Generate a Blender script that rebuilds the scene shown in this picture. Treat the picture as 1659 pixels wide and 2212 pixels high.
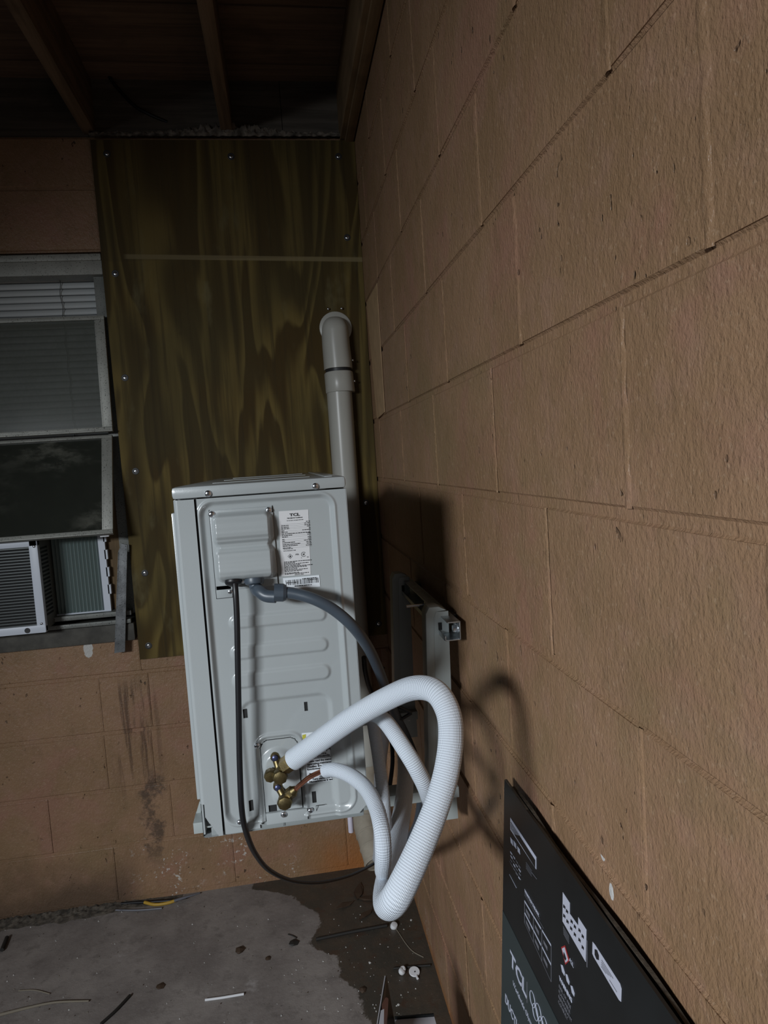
import bpy, bmesh, math, random
from mathutils import Vector, Matrix
random.seed(7)
for o in list(bpy.data.objects): bpy.data.objects.remove(o)
sc = bpy.context.scene
COL = sc.collection

# ------------------------------------------------------------------ camera
W, H, FPX = 1659, 2212, 1460.6
R = Matrix(((0.98697655, -0.14682918, -0.0657152), (-0.07626268, -0.06739463, -0.9948075), (0.14163792, 0.98686329, -0.0777145)))
CAM = Vector((-0.32844759, -2.40150074, 1.50236399))
cd = bpy.data.cameras.new('camera'); cam = bpy.data.objects.new('camera', cd); COL.objects.link(cam)
cd.sensor_fit = 'VERTICAL'; cd.sensor_height = 24.0; cd.lens = FPX / H * 24.0; cd.clip_start = 0.02
m3 = Matrix((R[0], -R[1], -R[2])).transposed()
cam.matrix_world = Matrix.Translation(CAM) @ m3.to_4x4()
sc.camera = cam

# ------------------------------------------------------------------ light
wd = bpy.data.worlds.new('overcast_sky'); sc.world = wd; wd.use_nodes = True
bg = wd.node_tree.nodes['Background']
bg.inputs[0].default_value = (0.80, 0.90, 1.0, 1); bg.inputs[1].default_value = 0.14
ld = bpy.data.lights.new('daylight_opening', 'AREA'); ld.shape = 'RECTANGLE'; ld.size = 0.75; ld.size_y = 0.30
ld.spread = math.radians(85)
ld.energy = 24; ld.color = (0.89, 0.95, 1.0)
lo = bpy.data.objects.new('daylight_opening', ld); COL.objects.link(lo)
lo.location = (-2.15, -3.65, 1.98)
lo.rotation_euler = (Vector((-0.15, -1.35, 0.35)) - lo.location).to_track_quat('-Z', 'Y').to_euler()
sc.view_settings.view_transform = 'Standard'; sc.view_settings.look = 'None'
sc.view_settings.exposure = 0.0; sc.view_settings.gamma = 1.0; sc.view_settings.use_curve_mapping = False

# ------------------------------------------------------------------ measuring: a sight line met with a real plane
def ray(px, py): return R.transposed() @ Vector(((px - W / 2) / FPX, (py - H / 2) / FPX, 1.0))
def onp(px, py, ax, v):
    d = ray(px, py); return CAM + d * ((v - CAM[ax]) / d[ax])
def oy(px, py, v=0.0): return onp(px, py, 1, v)
def ox(px, py, v=0.0): return onp(px, py, 0, v)
def oz(px, py, v=0.0): return onp(px, py, 2, v)

# ------------------------------------------------------------------ materials
def new_mat(name):
    m = bpy.data.materials.new(name); m.use_nodes = True
    nt = m.node_tree; b = nt.nodes['Principled BSDF']; return m, nt, b
class N:
    def __init__(s, nt): s.nt = nt
    def n(s, t, **kw):
        x = s.nt.nodes.new(t)
        for k, v in kw.items(): setattr(x, k, v)
        return x
    def lk(s, a, b): s.nt.links.new(a, b)
    def val(s, sock, v):
        if hasattr(v, 'is_linked') or hasattr(v, 'links'): s.lk(v, sock)
        else: sock.default_value = v
    def math(s, op, a, b=None, c=None, clamp=False):
        x = s.n('ShaderNodeMath', operation=op, use_clamp=clamp)
        s.val(x.inputs[0], a)
        if b is not None: s.val(x.inputs[1], b)
        if c is not None: s.val(x.inputs[2], c)
        return x.outputs[0]
    def mr(s, v, a, b, c=0.0, d=1.0, smooth=True):
        x = s.n('ShaderNodeMapRange', interpolation_type='SMOOTHSTEP' if smooth else 'LINEAR')
        s.val(x.inputs[0], v)
        for i, q in enumerate((a, b, c, d)): s.val(x.inputs[1 + i], q)
        return x.outputs[0]
    def mix(s, f, a, b, mode='MIX'):
        x = s.n('ShaderNodeMix', data_type='RGBA', blend_type=mode)
        s.val(x.inputs[0], f)
        for sock, v in ((x.inputs[6], a), (x.inputs[7], b)):
            if isinstance(v, tuple): sock.default_value = v + (1,) if len(v) == 3 else v
            else: s.lk(v, sock)
        return x.outputs[2]
    def noise(s, vec, scale, detail=4, rough=.55, stretch=None, dist=0.0):
        if stretch:
            mp = s.n('ShaderNodeMapping'); mp.inputs['Scale'].default_value = stretch; s.lk(vec, mp.inputs[0]); vec = mp.outputs[0]
        x = s.n('ShaderNodeTexNoise'); s.lk(vec, x.inputs['Vector']); x.inputs['Scale'].default_value = scale
        x.inputs['Detail'].default_value = detail; x.inputs['Roughness'].default_value = rough; x.inputs['Distortion'].default_value = dist
        return x.outputs[0]
    def pos(s): return s.n('ShaderNodeNewGeometry').outputs['Position']
    def obj(s): return s.n('ShaderNodeTexCoord').outputs['Object']
    def uv(s): return s.n('ShaderNodeTexCoord').outputs['UV']
    def sep(s, v):
        x = s.n('ShaderNodeSeparateXYZ'); s.lk(v, x.inputs[0]); return x.outputs
    def bump(s, h, strength, dist, prev=None):
        x = s.n('ShaderNodeBump'); x.inputs['Strength'].default_value = strength; x.inputs['Distance'].default_value = dist
        s.lk(h, x.inputs['Height'])
        if prev is not None: s.lk(prev, x.inputs['Normal'])
        return x.outputs[0]
def simple(name, col, rough=.5, metal=0.0, var=0.0, vscale=30, bump=0.0, bscale=200, coat=0.0, spec=.5, speck=None):
    m, nt, b = new_mat(name); g = N(nt); p = g.pos()
    b.inputs['Roughness'].default_value = rough; b.inputs['Metallic'].default_value = metal
    b.inputs['Coat Weight'].default_value = coat; b.inputs['Specular IOR Level'].default_value = spec
    c = None
    if var:
        c = g.mix(g.mr(g.noise(p, vscale), .3, .7), tuple(x * (1 - var) for x in col), tuple(min(1, x * (1 + var)) for x in col))
    if speck:
        sc_, lo_, hi_, scol = speck
        c = g.mix(g.mr(g.noise(p, sc_, 3, .6), lo_, hi_), c if c is not None else col, scol)
    if c is None: b.inputs['Base Color'].default_value = col + (1,)
    else: g.lk(c, b.inputs['Base Color'])
    if bump: g.lk(g.bump(g.noise(p, bscale, 3), bump, .002), b.inputs['Normal'])
    return m

def paint_material(name, back):
    m, nt, b = new_mat(name); g = N(nt); p = g.pos(); s = g.sep(p)
    big = g.noise(p, 3.2, 5, .6); mid = g.noise(p, 14, 5, .65); fine = g.noise(p, 160, 3, .6); roll = g.noise(p, 55, 4, .6, dist=.4)
    c = g.mix(g.mr(big, .35, .65), (.250, .150, .082), (.305, .182, .106))
    c = g.mix(g.mr(mid, .45, .75, 0, .55), c, (.325, .19, .135))
    c = g.mix(g.mr(g.noise(p, 4.5, 4, .6, dist=.5), .50, .68, 0, .55), c, (.31, .155, .112))
    c = g.mix(g.mr(g.noise(p, 2.6, 4, .6, dist=.8), .52, .70, 0, .5), c, (.215, .150, .075))
    c = g.mix(g.mr(g.noise(p, 30, 5, .7, stretch=(1, 1, .6)), .5, .72, 0, .5), c, (.20, .125, .068))
    c = g.mix(g.mr(fine, .58, .74, 0, .45), c, (.42, .29, .19))
    # pits: small dark pores in the block face
    pit = g.noise(p, 75, 2, .5, stretch=(1, 1, .6)); patch = g.noise(p, 5, 2)
    pm = g.math('MULTIPLY', g.mr(pit, .69, .74), g.mr(patch, .45, .62))
    c = g.mix(g.math('MULTIPLY', pm, .85), c, (.05, .032, .022))
    x, y, z = s
    chip = g.mr(g.noise(p, 60, 4, .7), .57, .62)
    if back:
        # old drip marks, mould near the slab, salt bloom, rust by the corner
        drip = g.mr(g.noise(p, 38, 4, .7, stretch=(1, 1, .05)), .50, .60)
        dm = g.math('MULTIPLY', drip, g.math('MULTIPLY', g.mr(g.math('ABSOLUTE', g.math('ADD', x, .905)), .03, .11, 1, 0), g.mr(z, .83, .74, 0, 1)))
        dm = g.math('MULTIPLY', dm, g.mr(z, .30, .55))
        c = g.mix(g.math('MULTIPLY', dm, .75), c, (.085, .048, .03))
        blot = g.mr(g.math('ADD', g.noise(p, 16, 6, .75), g.mr(g.math('ABSOLUTE', g.math('ADD', x, .87)), 0, .12, .16, -.25)), .55, .72)
        blot = g.math('MULTIPLY', blot, g.math('MULTIPLY', g.mr(z, .08, .22), g.mr(z, .5, .42)))
        c = g.mix(g.math('MULTIPLY', blot, .8), c, (.075, .052, .038))
        salt = g.math('MULTIPLY', chip, g.math('MULTIPLY', g.mr(z, .27, .14), g.math('MULTIPLY', g.mr(x, -1.0, -.9), g.mr(x, -.36, -.42))))
        salt = g.math('MULTIPLY', salt, g.mr(g.noise(p, 9, 2), .50, .58))
        c = g.mix(salt, c, (.55, .50, .45))
        mould = g.math('MULTIPLY', g.mr(g.math('ADD', z, g.math('MULTIPLY', g.noise(p, 7, 4), .22)), .34, .14), g.mr(x, -.90, -1.02))
        c = g.mix(g.math('MULTIPLY', mould, .8), c, (.075, .05, .035))
        rust = g.math('MULTIPLY', g.mr(g.math('ADD', z, g.math('MULTIPLY', g.noise(p, 12, 3), .15)), .26, .10), g.mr(x, -.42, -.2))
        c = g.mix(g.math('MULTIPLY', rust, .85), c, (.33, .12, .03))
        # chipped paint under the sill
        dx = g.math('DIVIDE', g.math('ADD', x, 1.035), .016); dz = g.math('DIVIDE', g.math('SUBTRACT', z, .925), .035)
        rr = g.math('ADD', g.math('ADD', g.math('MULTIPLY', dx, dx), g.math('MULTIPLY', dz, dz)), g.math('MULTIPLY', g.noise(p, 60, 3), 1.5))
        c = g.mix(g.mr(rr, 1.75, 1.55), c, (.55, .53, .50))
    else:
        low = g.mr(g.math('ADD', z, g.math('MULTIPLY', g.noise(p, 10, 4), .12)), .13, .07)
        c = g.mix(g.math('MULTIPLY', low, .75), c, (.30, .12, .035))
        grime = g.math('MULTIPLY', g.mr(g.noise(p, 6, 5, .7, stretch=(1, 1, .35)), .5, .68), g.mr(z, .75, .45))
        c = g.mix(g.math('MULTIPLY', grime, .45), c, (.15, .085, .052))
        salt = g.math('MULTIPLY', chip, g.math('MULTIPLY', g.mr(z, .5, .2), g.mr(g.noise(p, 7, 2), .60, .66)))
        c = g.mix(g.math('MULTIPLY', salt, .7), c, (.48, .40, .33))
        # two knocks through the paint
        for cy, cz in ((-1.722, 1.005), (-1.695, 1.03)):
            dy = g.math('DIVIDE', g.math('SUBTRACT', y, cy), .006); dz = g.math('DIVIDE', g.math('SUBTRACT', z, cz), .006 if cz > 1.01 else .011)
            c = g.mix(g.mr(g.math('ADD', g.math('ADD', g.math('MULTIPLY', dy, dy), g.math('MULTIPLY', dz, dz)), g.math('MULTIPLY', fine, .8)), 1.3, 1.1), c, (.62, .60, .58))
    g.lk(c, b.inputs['Base Color'])
    b.inputs['Roughness'].default_value = .40; b.inputs['Specular IOR Level'].default_value = .32
    nrm = g.bump(roll, .35, .0035); nrm = g.bump(g.noise(p, 165, 3, .6, stretch=(1, 1, .6)), .85, .0028, nrm); nrm = g.bump(g.noise(p, 340, 2, .6, stretch=(1, 1, .7)), .6, .0012, nrm); nrm = g.bump(g.math('SUBTRACT', 1.0, pm), .8, .004, nrm)
    g.lk(nrm, b.inputs['Normal'])
    return m

def plywood_material():
    m, nt, b = new_mat('treated_plywood'); g = N(nt); p = g.pos(); x, y, z = g.sep(p)
    mp = g.n('ShaderNodeMapping'); mp.inputs['Scale'].default_value = (1, 1, .17); g.lk(p, mp.inputs[0])
    wob = g.noise(mp.outputs[0], 3.2, 3, .5, dist=.6)
    rings = g.math('FRACT', g.math('MULTIPLY', wob, 11.0))
    r2 = g.math('MULTIPLY', g.mr(rings, .0, .55), g.mr(rings, 1.0, .86))
    grain = g.noise(p, 60, 4, .6, stretch=(1, 1, .03))
    c = g.mix(r2, (.165, .116, .036), (.066, .041, .013))
    c = g.mix(g.mr(g.noise(p, 2.2, 3), .4, .65, 0, .5), c, (.066, .056, .024))
    c = g.mix(g.mr(grain, .45, .72, 0, .7), c, (.045, .032, .014))
    c = g.mix(g.mr(g.noise(p, 9, 4, .6, stretch=(1, 1, .4)), .6, .75, 0, .5), c, (.175, .15, .075))
    kn = g.n('ShaderNodeTexVoronoi'); kn.inputs['Scale'].default_value = 2.6; g.lk(p, kn.inputs['Vector'])
    c = g.mix(g.mr(kn.outputs['Distance'], .035, .015), c, (.03, .02, .01))
    # pale strip where a batten once was
    line = g.math('MULTIPLY', g.mr(g.math('ABSOLUTE', g.math('SUBTRACT', z, g.math('ADD', 2.195, g.math('MULTIPLY', x, -.035)))), .009, .006), g.mr(x, -.80, -.78))
    c = g.mix(g.math('MULTIPLY', line, .7), c, (.24, .19, .10))
    c = g.mix(g.mr(g.math('SUBTRACT', z, 2.205), 0, .006, 0, .25), c, (.05, .035, .018))
    g.lk(c, b.inputs['Base Color']); b.inputs['Roughness'].default_value = .7; b.inputs['Specular IOR Level'].default_value = .15
    g.lk(g.bump(grain, .25, .002), b.inputs['Normal'])
    return m

def wood_material(name, c1, c2, axis):
    m, nt, b = new_mat(name); g = N(nt); p = g.pos()
    st = [1, 1, 1]; st[axis] = .05
    gr = g.noise(p, 45, 5, .65, stretch=tuple(st), dist=.5); bl = g.noise(p, 6, 4)
    c = g.mix(g.mr(gr, .35, .65), c1, c2); c = g.mix(g.mr(bl, .5, .75, 0, .55), c, tuple(v * .4 for v in c1))
    g.lk(c, b.inputs['Base Color']); b.inputs['Roughness'].default_value = .75
    g.lk(g.bump(gr, .4, .003), b.inputs['Normal']); return m

def concrete_material():
    m, nt, b = new_mat('stained_concrete'); g = N(nt); p = g.pos(); x, y, z = g.sep(p)
    c = g.mix(g.mr(g.noise(p, 3.5, 6, .65), .35, .65), (.185, .160, .148), (.285, .252, .232))
    c = g.mix(g.mr(g.noise(p, 22, 6, .7), .5, .7, 0, .6), c, (.13, .112, .102))
    c = g.mix(g.mr(g.noise(p, 120, 3, .6), .62, .72, 0, .6), c, (.30, .27, .25))
    c = g.mix(g.mr(g.noise(p, 90, 3, .6, stretch=(1, 1.4, 1)), .68, .73, 0, .8), c, (.03, .028, .025))
    dust = g.mr(g.noise(p, 5, 5, .7), .60, .72, 0, .7); c = g.mix(dust, c, (.40, .37, .36))
    # damp patch spreading from the corner: its edge x = f(y)
    pts = [(0.02, -.56), (-.03, -.555), (-.10, -.42), (-.16, -.385), (-.21, -.335), (-.29, -.325), (-.335, -.36), (-.38, -.355), (-.43, -.285), (-.52, -.275), (-.57, -.24), (-.72, -.215), (-1.2, -.19)]
    cr = g.n('ShaderNodeValToRGB'); el = cr.color_ramp.elements
    def tt(yy): return (yy + 1.2) / 1.25
    pts = sorted(pts, key=lambda q: tt(q[0]))
    while len(el) < len(pts): el.new(.5)
    for e, (yy, xx) in zip(el, pts):
        e.position = tt(yy); v = xx + 1.0; e.color = (v, v, v, 1)
    g.lk(g.math('DIVIDE', g.math('ADD', y, 1.2), 1.25), cr.inputs[0])
    edge = g.math('SUBTRACT', cr.outputs[0], 1.0)
    wig = g.math('MULTIPLY', g.math('SUBTRACT', g.noise(p, 22, 5, .7), .5), .07)
    wet = g.mr(g.math('ADD', g.math('SUBTRACT', x, edge), wig), -.003, .006)
    wet = g.math('MULTIPLY', wet, g.mr(y, -2.5, -2.4))
    wc = g.mix(g.mr(g.noise(p, 9, 5, .7), .4, .65), (.040, .036, .028), (.062, .046, .032))
    wc = g.mix(g.mr(g.noise(p, 16, 4, .6), .55, .7, 0, .8), wc, (.055, .028, .016))
    wc = g.mix(g.mr(g.noise(p, 110, 3, .6), .64, .70, 0, .7), wc, (.13, .10, .075))
    c = g.mix(g.math('MULTIPLY', wet, .93), c, wc)
    g.lk(c, b.inputs['Base Color'])
    g.lk(g.mr(wet, 0, 1, .8, .42), b.inputs['Roughness'])
    nrm = g.bump(g.noise(p, 60, 5, .7), .35, .004); g.lk(g.bump(g.noise(p, 300, 2), .3, .001, nrm), b.inputs['Normal'])
    return m

def sleeve_material(name, col, du, dv):
    """white insulation sleeve with a woven skin: u metres along, v turns around"""
    m, nt, b = new_mat(name); g = N(nt); u, v, _ = g.sep(g.uv())
    a = g.math('SINE', g.math('MULTIPLY', u, 2 * math.pi / du)); c = g.math('SINE', g.math('MULTIPLY', v, 2 * math.pi * dv))
    h = g.math('ADD', g.math('MULTIPLY', a, .5), g.math('MULTIPLY', c, .5))
    col2 = tuple(x * .55 for x in col)
    g.lk(g.mix(g.mr(h, -.9, .1), col2, col), b.inputs['Base Color'])
    b.inputs['Roughness'].default_value = .42
    g.lk(g.bump(h, .55, .0012), b.inputs['Normal']); return m

def glass_material(name, col, rough, alpha, smear=False):
    m, nt, b = new_mat(name); g = N(nt); p = g.pos()
    d = g.noise(p, 14, 6, .7)
    b.inputs['Base Color'].default_value = col + (1,)
    if smear:  # pale dirt smears, painted in place of a bright reflection on the glass
        x, y, z = g.sep(p)
        sm = g.math('MULTIPLY', g.mr(g.noise(p, 7, 6, .7, stretch=(1, 1, 2.2)), .45, .68), g.mr(g.noise(p, 2.3, 2), .40, .58))
        g.lk(g.mix(g.math('MULTIPLY', sm, .8), col, (.15, .15, .125)), b.inputs['Base Color'])
    b.inputs['Roughness'].default_value = rough
    g.lk(g.mr(d, .3, .75, alpha - .08, alpha + .08), b.inputs['Alpha'])
    b.inputs['Specular IOR Level'].default_value = .6
    return m

M = dict(
 wallr=paint_material('painted_block_right', False), wallb=paint_material('painted_block_back', True),
 ply=plywood_material(), conc=concrete_material(),
 rafter=wood_material('old_rafter_wood', (.13, .085, .05), (.22, .145, .09), 1),
 deck=wood_material('old_roof_boards', (.13, .080, .05), (.20, .125, .08), 0),
 trim=wood_material('painted_trim_wood', (.20, .125, .06), (.26, .165, .085), 1),
 frieze=wood_material('weathered_frieze', (.07, .058, .046), (.12, .10, .082), 0),
 stud=wood_material('pine_stud', (.12, .075, .032), (.18, .115, .055), 2),
 crust=simple('crumbly_mortar', (.16, .135, .11), .9, var=.5, vscale=40, bump=.8, bscale=120),
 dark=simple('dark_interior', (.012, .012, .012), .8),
 acwhite=simple('unit_enamel', (.355, .380, .385), .28, var=.03, vscale=4, bump=.05, bscale=500, coat=.3),
 acgrey=simple('unit_underside', (.24, .26, .26), .45),
 bracket=simple('bracket_enamel', (.36, .395, .39), .42, var=.05, vscale=8),
 galv=simple('galvanised_steel', (.52, .55, .57), .35, 1.0, var=.15, vscale=35),
 zinc=simple('zinc_screw', (.72, .74, .78), .22, 1.0), black_steel=simple('screw_recess', (.02, .02, .022), .5),
 bluescrew=simple('blue_screw', (.07, .08, .16), .35, .7),
 brass=simple('tarnished_brass', (.20, .155, .075), .42, 1.0, var=.25, vscale=60, bump=.15, bscale=200),
 copper=simple('copper_tube', (.68, .30, .20), .28, 1.0, var=.15, vscale=70),
 label=simple('silver_label', (.62, .62, .63), .45), wlabel=simple('white_label', (.68, .72, .76), .5), ink=simple('label_ink', (.012, .012, .014), .6),
 pvc=simple('ivory_duct', (.42, .41, .37), .34, var=.03, vscale=6), pvc2=simple('beige_flexible_duct', (.34, .30, .24), .55, var=.12, vscale=20),
 rubber=simple('black_rubber', (.008, .008, .010), .42), conduit=simple('slate_conduit', (.052, .068, .088), .40),
 hose=sleeve_material('woven_sleeve', (.70, .76, .84), .0030, 60), hose2=sleeve_material('woven_sleeve_fine', (.68, .74, .82), .0026, 46),
 foam=simple('foam_end', (.75, .78, .82), .7),
 alu=simple('speckled_aluminium', (.30, .30, .27), .5, .25, var=.1, vscale=20, speck=(260, .60, .66, (.03, .03, .025))),
 alud=simple('dull_aluminium', (.20, .205, .19), .5, .25, var=.15, vscale=12, speck=(240, .60, .67, (.02, .02, .018))),
 bar=simple('oxidised_bar', (.17, .175, .18), .55, .4, var=.35, vscale=25, speck=(200, .58, .66, (.03, .03, .03)), bump=.3),
 slat=simple('blind_slat', (.62, .64, .64), .5), cordm=simple('blind_cord', (.09, .085, .08), .8),
 gl1=glass_material('grey_pane', (.13, .14, .12), .16, .50), gl2=glass_material('dirty_pane', (.030, .033, .027), .06, .90, True),
 wacw=simple('window_unit_white', (.66, .70, .78), .4), wacg=simple('window_unit_side', (.15, .15, .135), .5),
 coil=simple('coil_fin', (.13, .14, .14), .4, .5), pleat=simple('pleated_panel', (.27, .33, .32), .5),
 sill=simple('grimy_sill', (.075, .07, .06), .75, var=.3, vscale=18, bump=.4, bscale=80),
 card=simple('black_print_board', (.008, .010, .011), .32, var=.2, vscale=10), cardg=simple('slate_print', (.030, .042, .044), .34), kraft=simple('kraft_edge', (.060, .046, .032), .85, var=.3, vscale=120, bump=.5, bscale=300),
 print=simple('print_white', (.46, .48, .58), .5), printd=simple('print_grey', (.14, .14, .16), .5), red=simple('print_red', (.35, .03, .03), .5), sticker=simple('white_sticker', (.50, .51, .60), .4),
 yellow=simple('yellow_insulation', (.45, .27, .03), .5), straw=simple('dry_straw', (.20, .17, .13), .8), white=simple('white_plastic', (.68, .68, .70), .45),
 paperw=simple('pale_carton', (.40, .39, .42), .6), pinkp=simple('pink_print', (.32, .20, .21), .6), rusty=simple('rusty_rod', (.016, .014, .012), .7), leaf=simple('dead_leaf', (.05, .028, .015), .8),
 stone=simple('pale_pebble', (.50, .49, .47), .7, var=.2, vscale=90), yel=simple('yellow_sticker', (.45, .42, .05), .5))

# ------------------------------------------------------------------ mesh helpers
class MB:
    def __init__(s): s.v = []; s.f = []; s.uv = {}; s.mi = []
    def add(s, vs, fs, mi=0, uvs=None):
        o = len(s.v); s.v += [tuple(q) for q in vs]
        for i, f in enumerate(fs):
            if uvs is not None: s.uv[len(s.f)] = uvs[i]
            s.f.append(tuple(o + k for k in f)); s.mi.append(mi)
        return s
    def box(s, a, b, mi=0):
        x0, y0, z0 = (min(a[i], b[i]) for i in range(3)); x1, y1, z1 = (max(a[i], b[i]) for i in range(3))
        return s.add([(x0, y0, z0), (x1, y0, z0), (x1, y1, z0), (x0, y1, z0), (x0, y0, z1), (x1, y0, z1), (x1, y1, z1), (x0, y1, z1)],
                     [(0, 3, 2, 1), (4, 5, 6, 7), (0, 1, 5, 4), (1, 2, 6, 5), (2, 3, 7, 6), (3, 0, 4, 7)], mi)
    def hexa(s, c, mi=0):            # eight corners: bottom four, top four
        return s.add(c, [(0, 3, 2, 1), (4, 5, 6, 7), (0, 1, 5, 4), (1, 2, 6, 5), (2, 3, 7, 6), (3, 0, 4, 7)], mi)
    def prism(s, poly, off, mi=0):   # polygon (3-D points) pushed along off
        n = len(poly); off = Vector(off); P = [Vector(q) for q in poly]
        return s.add(P + [q + off for q in P], [tuple(range(n))[::-1], tuple(range(n, 2 * n))] + [(i, (i + 1) % n, n + (i + 1) % n, n + i) for i in range(n)], mi)
    def cyl(s, a, b, r0, r1=None, n=16, mi=0, ph=0.0):
        a = Vector(a); b = Vector(b); r1 = r0 if r1 is None else r1
        d = (b - a).normalized(); u = d.orthogonal().normalized(); w = d.cross(u)
        vs = []
        for c, r in ((a, r0), (b, r1)):
            for i in range(n):
                t = 2 * math.pi * i / n + ph; vs.append(c + (u * math.cos(t) + w * math.sin(t)) * r)
        return s.add(vs, [tuple(range(n))[::-1], tuple(range(n, 2 * n))] + [(i, (i + 1) % n, n + (i + 1) % n, n + i) for i in range(n)], mi)
    def lathe(s, o, d, prof, n=20, mi=0):   # prof: (radius, height along d)
        o = Vector(o); d = Vector(d).normalized(); u = d.orthogonal().normalized(); w = d.cross(u); vs = []; fs = []
        for r, h in prof:
            for i in range(n):
                t = 2 * math.pi * i / n; vs.append(o + d * h + (u * math.cos(t) + w * math.sin(t)) * r)
        for k in range(len(prof) - 1):
            for i in range(n): fs.append((k * n + i, k * n + (i + 1) % n, (k + 1) * n + (i + 1) % n, (k + 1) * n + i))
        fs.append(tuple(range(n))[::-1]); fs.append(tuple(range((len(prof) - 1) * n, len(prof) * n)))
        return s.add(vs, fs, mi)
    def tube(s, pts, rad, n=20, step=.006, caps=True, mi=0, flat=1.0, hollow=False):
        P, Rr = catmull(pts, rad, step)
        T = [(P[min(i + 1, len(P) - 1)] - P[max(i - 1, 0)]).normalized() for i in range(len(P))]
        u = T[0].orthogonal().normalized(); vs = []; L = [0.0]
        for i in range(1, len(P)): L.append(L[-1] + (P[i] - P[i - 1]).length)
        for i in range(len(P)):
            if i:
                q = T[i - 1].rotation_difference(T[i]); u = q @ u
            u = (u - T[i] * u.dot(T[i])).normalized(); w = T[i].cross(u)
            for k in range(n):
                t = 2 * math.pi * k / n; vs.append(P[i] + (u * math.cos(t) + w * math.sin(t)) * Rr[i])
        fs = []; uvs = []
        for i in range(len(P) - 1):
            for k in range(n):
                fs.append((i * n + k, i * n + (k + 1) % n, (i + 1) * n + (k + 1) % n, (i + 1) * n + k))
                uvs.append(((L[i], k / n), (L[i], (k + 1) / n), (L[i + 1], (k + 1) / n), (L[i + 1], k / n)))
        s.add(vs, fs, mi, uvs)
        o = len(s.v) - len(vs)
        if caps:
            s.f.append(tuple(o + k for k in range(n))[::-1]); s.mi.append(mi); s.f.append(tuple(o + (len(P) - 1) * n + k for k in range(n))); s.mi.append(mi)
        return s
    def mesh(s, name, mats, smooth=None):
        me = bpy.data.meshes.new(name); me.from_pydata(s.v, [], s.f)
        for m in (mats if isinstance(mats, (list, tuple)) else [mats]): me.materials.append(m)
        if any(s.mi): me.polygons.foreach_set('material_index', s.mi)
        if s.uv:
            ul = me.uv_layers.new(name='UVMap')
            for i, q in s.uv.items():
                for li, t in zip(me.polygons[i].loop_indices, q): ul.data[li].uv = t
        me.validate(); me.update()
        if smooth is not None:
            me.shade_smooth()
            try: me.set_sharp_from_angle(angle=math.radians(smooth))
            except Exception: pass
        return me
def catmull(pts, rad, step):
    P = [Vector(p) for p in pts]; n = len(P); Rr = list(rad) if isinstance(rad, (list, tuple)) else [rad] * n
    E = [P[0] * 2 - P[1]] + P + [P[-1] * 2 - P[-2]]; ER = [Rr[0]] + Rr + [Rr[-1]]; out = []; ro = []
    for i in range(1, n):
        a, b, c, d = E[i - 1:i + 3]; k = max(2, int((c - b).length / step))
        for j in range(k):
            t = j / k
            out.append(.5 * ((2 * b) + (c - a) * t + (2 * a - 5 * b + 4 * c - d) * t * t + (3 * b - a - 3 * c + d) * t ** 3))
            ro.append(ER[i] + (ER[i + 1] - ER[i]) * t)
    out.append(P[-1]); ro.append(Rr[-1]); return out, ro
def link(name, me, parent=None):
    o = bpy.data.objects.new(name, me); COL.objects.link(o)
    if parent is not None:
        o.parent = parent; base = parent
        off = Vector((0, 0, 0))
        while base is not None: off += base.location; base = base.parent
        o.location = -off
    return o
def put(name, mb, mats, parent=None, smooth=None, bevel=0.0):
    o = link(name, mb.mesh(name, mats, smooth), parent)
    if bevel:
        bm = bmesh.new(); bm.from_mesh(o.data)
        bmesh.ops.remove_doubles(bm, verts=bm.verts, dist=1e-6)
        es = [e for e in bm.edges if len(e.link_faces) == 2 and e.calc_face_angle(0) > .5]
        bmesh.ops.bevel(bm, geom=es, offset=bevel, segments=2, affect='EDGES', profile=.6, clamp_overlap=True)
        bm.to_mesh(o.data); bm.free(); o.data.shade_smooth()
        try: o.data.set_sharp_from_angle(angle=math.radians(40))
        except Exception: pass
    return o
def thing(name, label, cat, loc, group=None):
    o = bpy.data.objects.new(name, None); COL.objects.link(o); o.location = loc; o.empty_display_size = .05
    o['label'] = label; o['category'] = cat
    if group: o['group'] = group
    return o
def tag(o, label, cat, group=None):
    o['label'] = label; o['category'] = cat
    if group: o['group'] = group
    return o
def struct(o, label=None, cat=None):
    o['kind'] = 'structure'
    if label: o['label'] = label; o['category'] = cat
    return o

def recentre(o):
    """put the origin of a one-mesh thing at the base of its mesh"""
    me = o.data; vs = [v.co for v in me.vertices]
    c = Vector(((min(v.x for v in vs) + max(v.x for v in vs)) / 2, (min(v.y for v in vs) + max(v.y for v in vs)) / 2, min(v.z for v in vs)))
    me.transform(Matrix.Translation(-c)); o.location = o.location + c; return o

# cross-head screw, shared mesh: head along +z
def screw_mesh(name, r, headmat):
    mb = MB()
    mb.lathe((0, 0, 0), (0, 0, 1), [(r, 0), (r, r * .18), (r * .85, r * .45), (r * .5, r * .62), (r * .05, r * .66)], 18, 0)
    z0, z1 = r * .3, r * .68
    mb.box((-r * .5, -r * .10, z0), (r * .5, r * .10, z1), 1); mb.box((-r * .10, -r * .5, z0), (r * .10, r * .5, z1 + .0001), 1)
    return mb.mesh(name, [headmat, M['black_steel']], 40)
SCREW = screw_mesh('screw', .0048, M['zinc'])
def screw(loc, nrm, parent, size=.0048, me=None, spin=None):
    o = bpy.data.objects.new('screw', me or SCREW); COL.objects.link(o)
    o.parent = parent; off = Vector((0, 0, 0)); b = parent
    while b is not None: off += b.location; b = b.parent
    o.location = Vector(loc) - off
    q = Vector(nrm).to_track_quat('Z', 'Y'); q = q @ Matrix.Rotation(random.uniform(0, 3) if spin is None else spin, 3, 'Z').to_quaternion()
    o.rotation_mode = 'QUATERNION'; o.rotation_quaternion = q; s = size / .0048; o.scale = (s, s, s); return o

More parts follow.
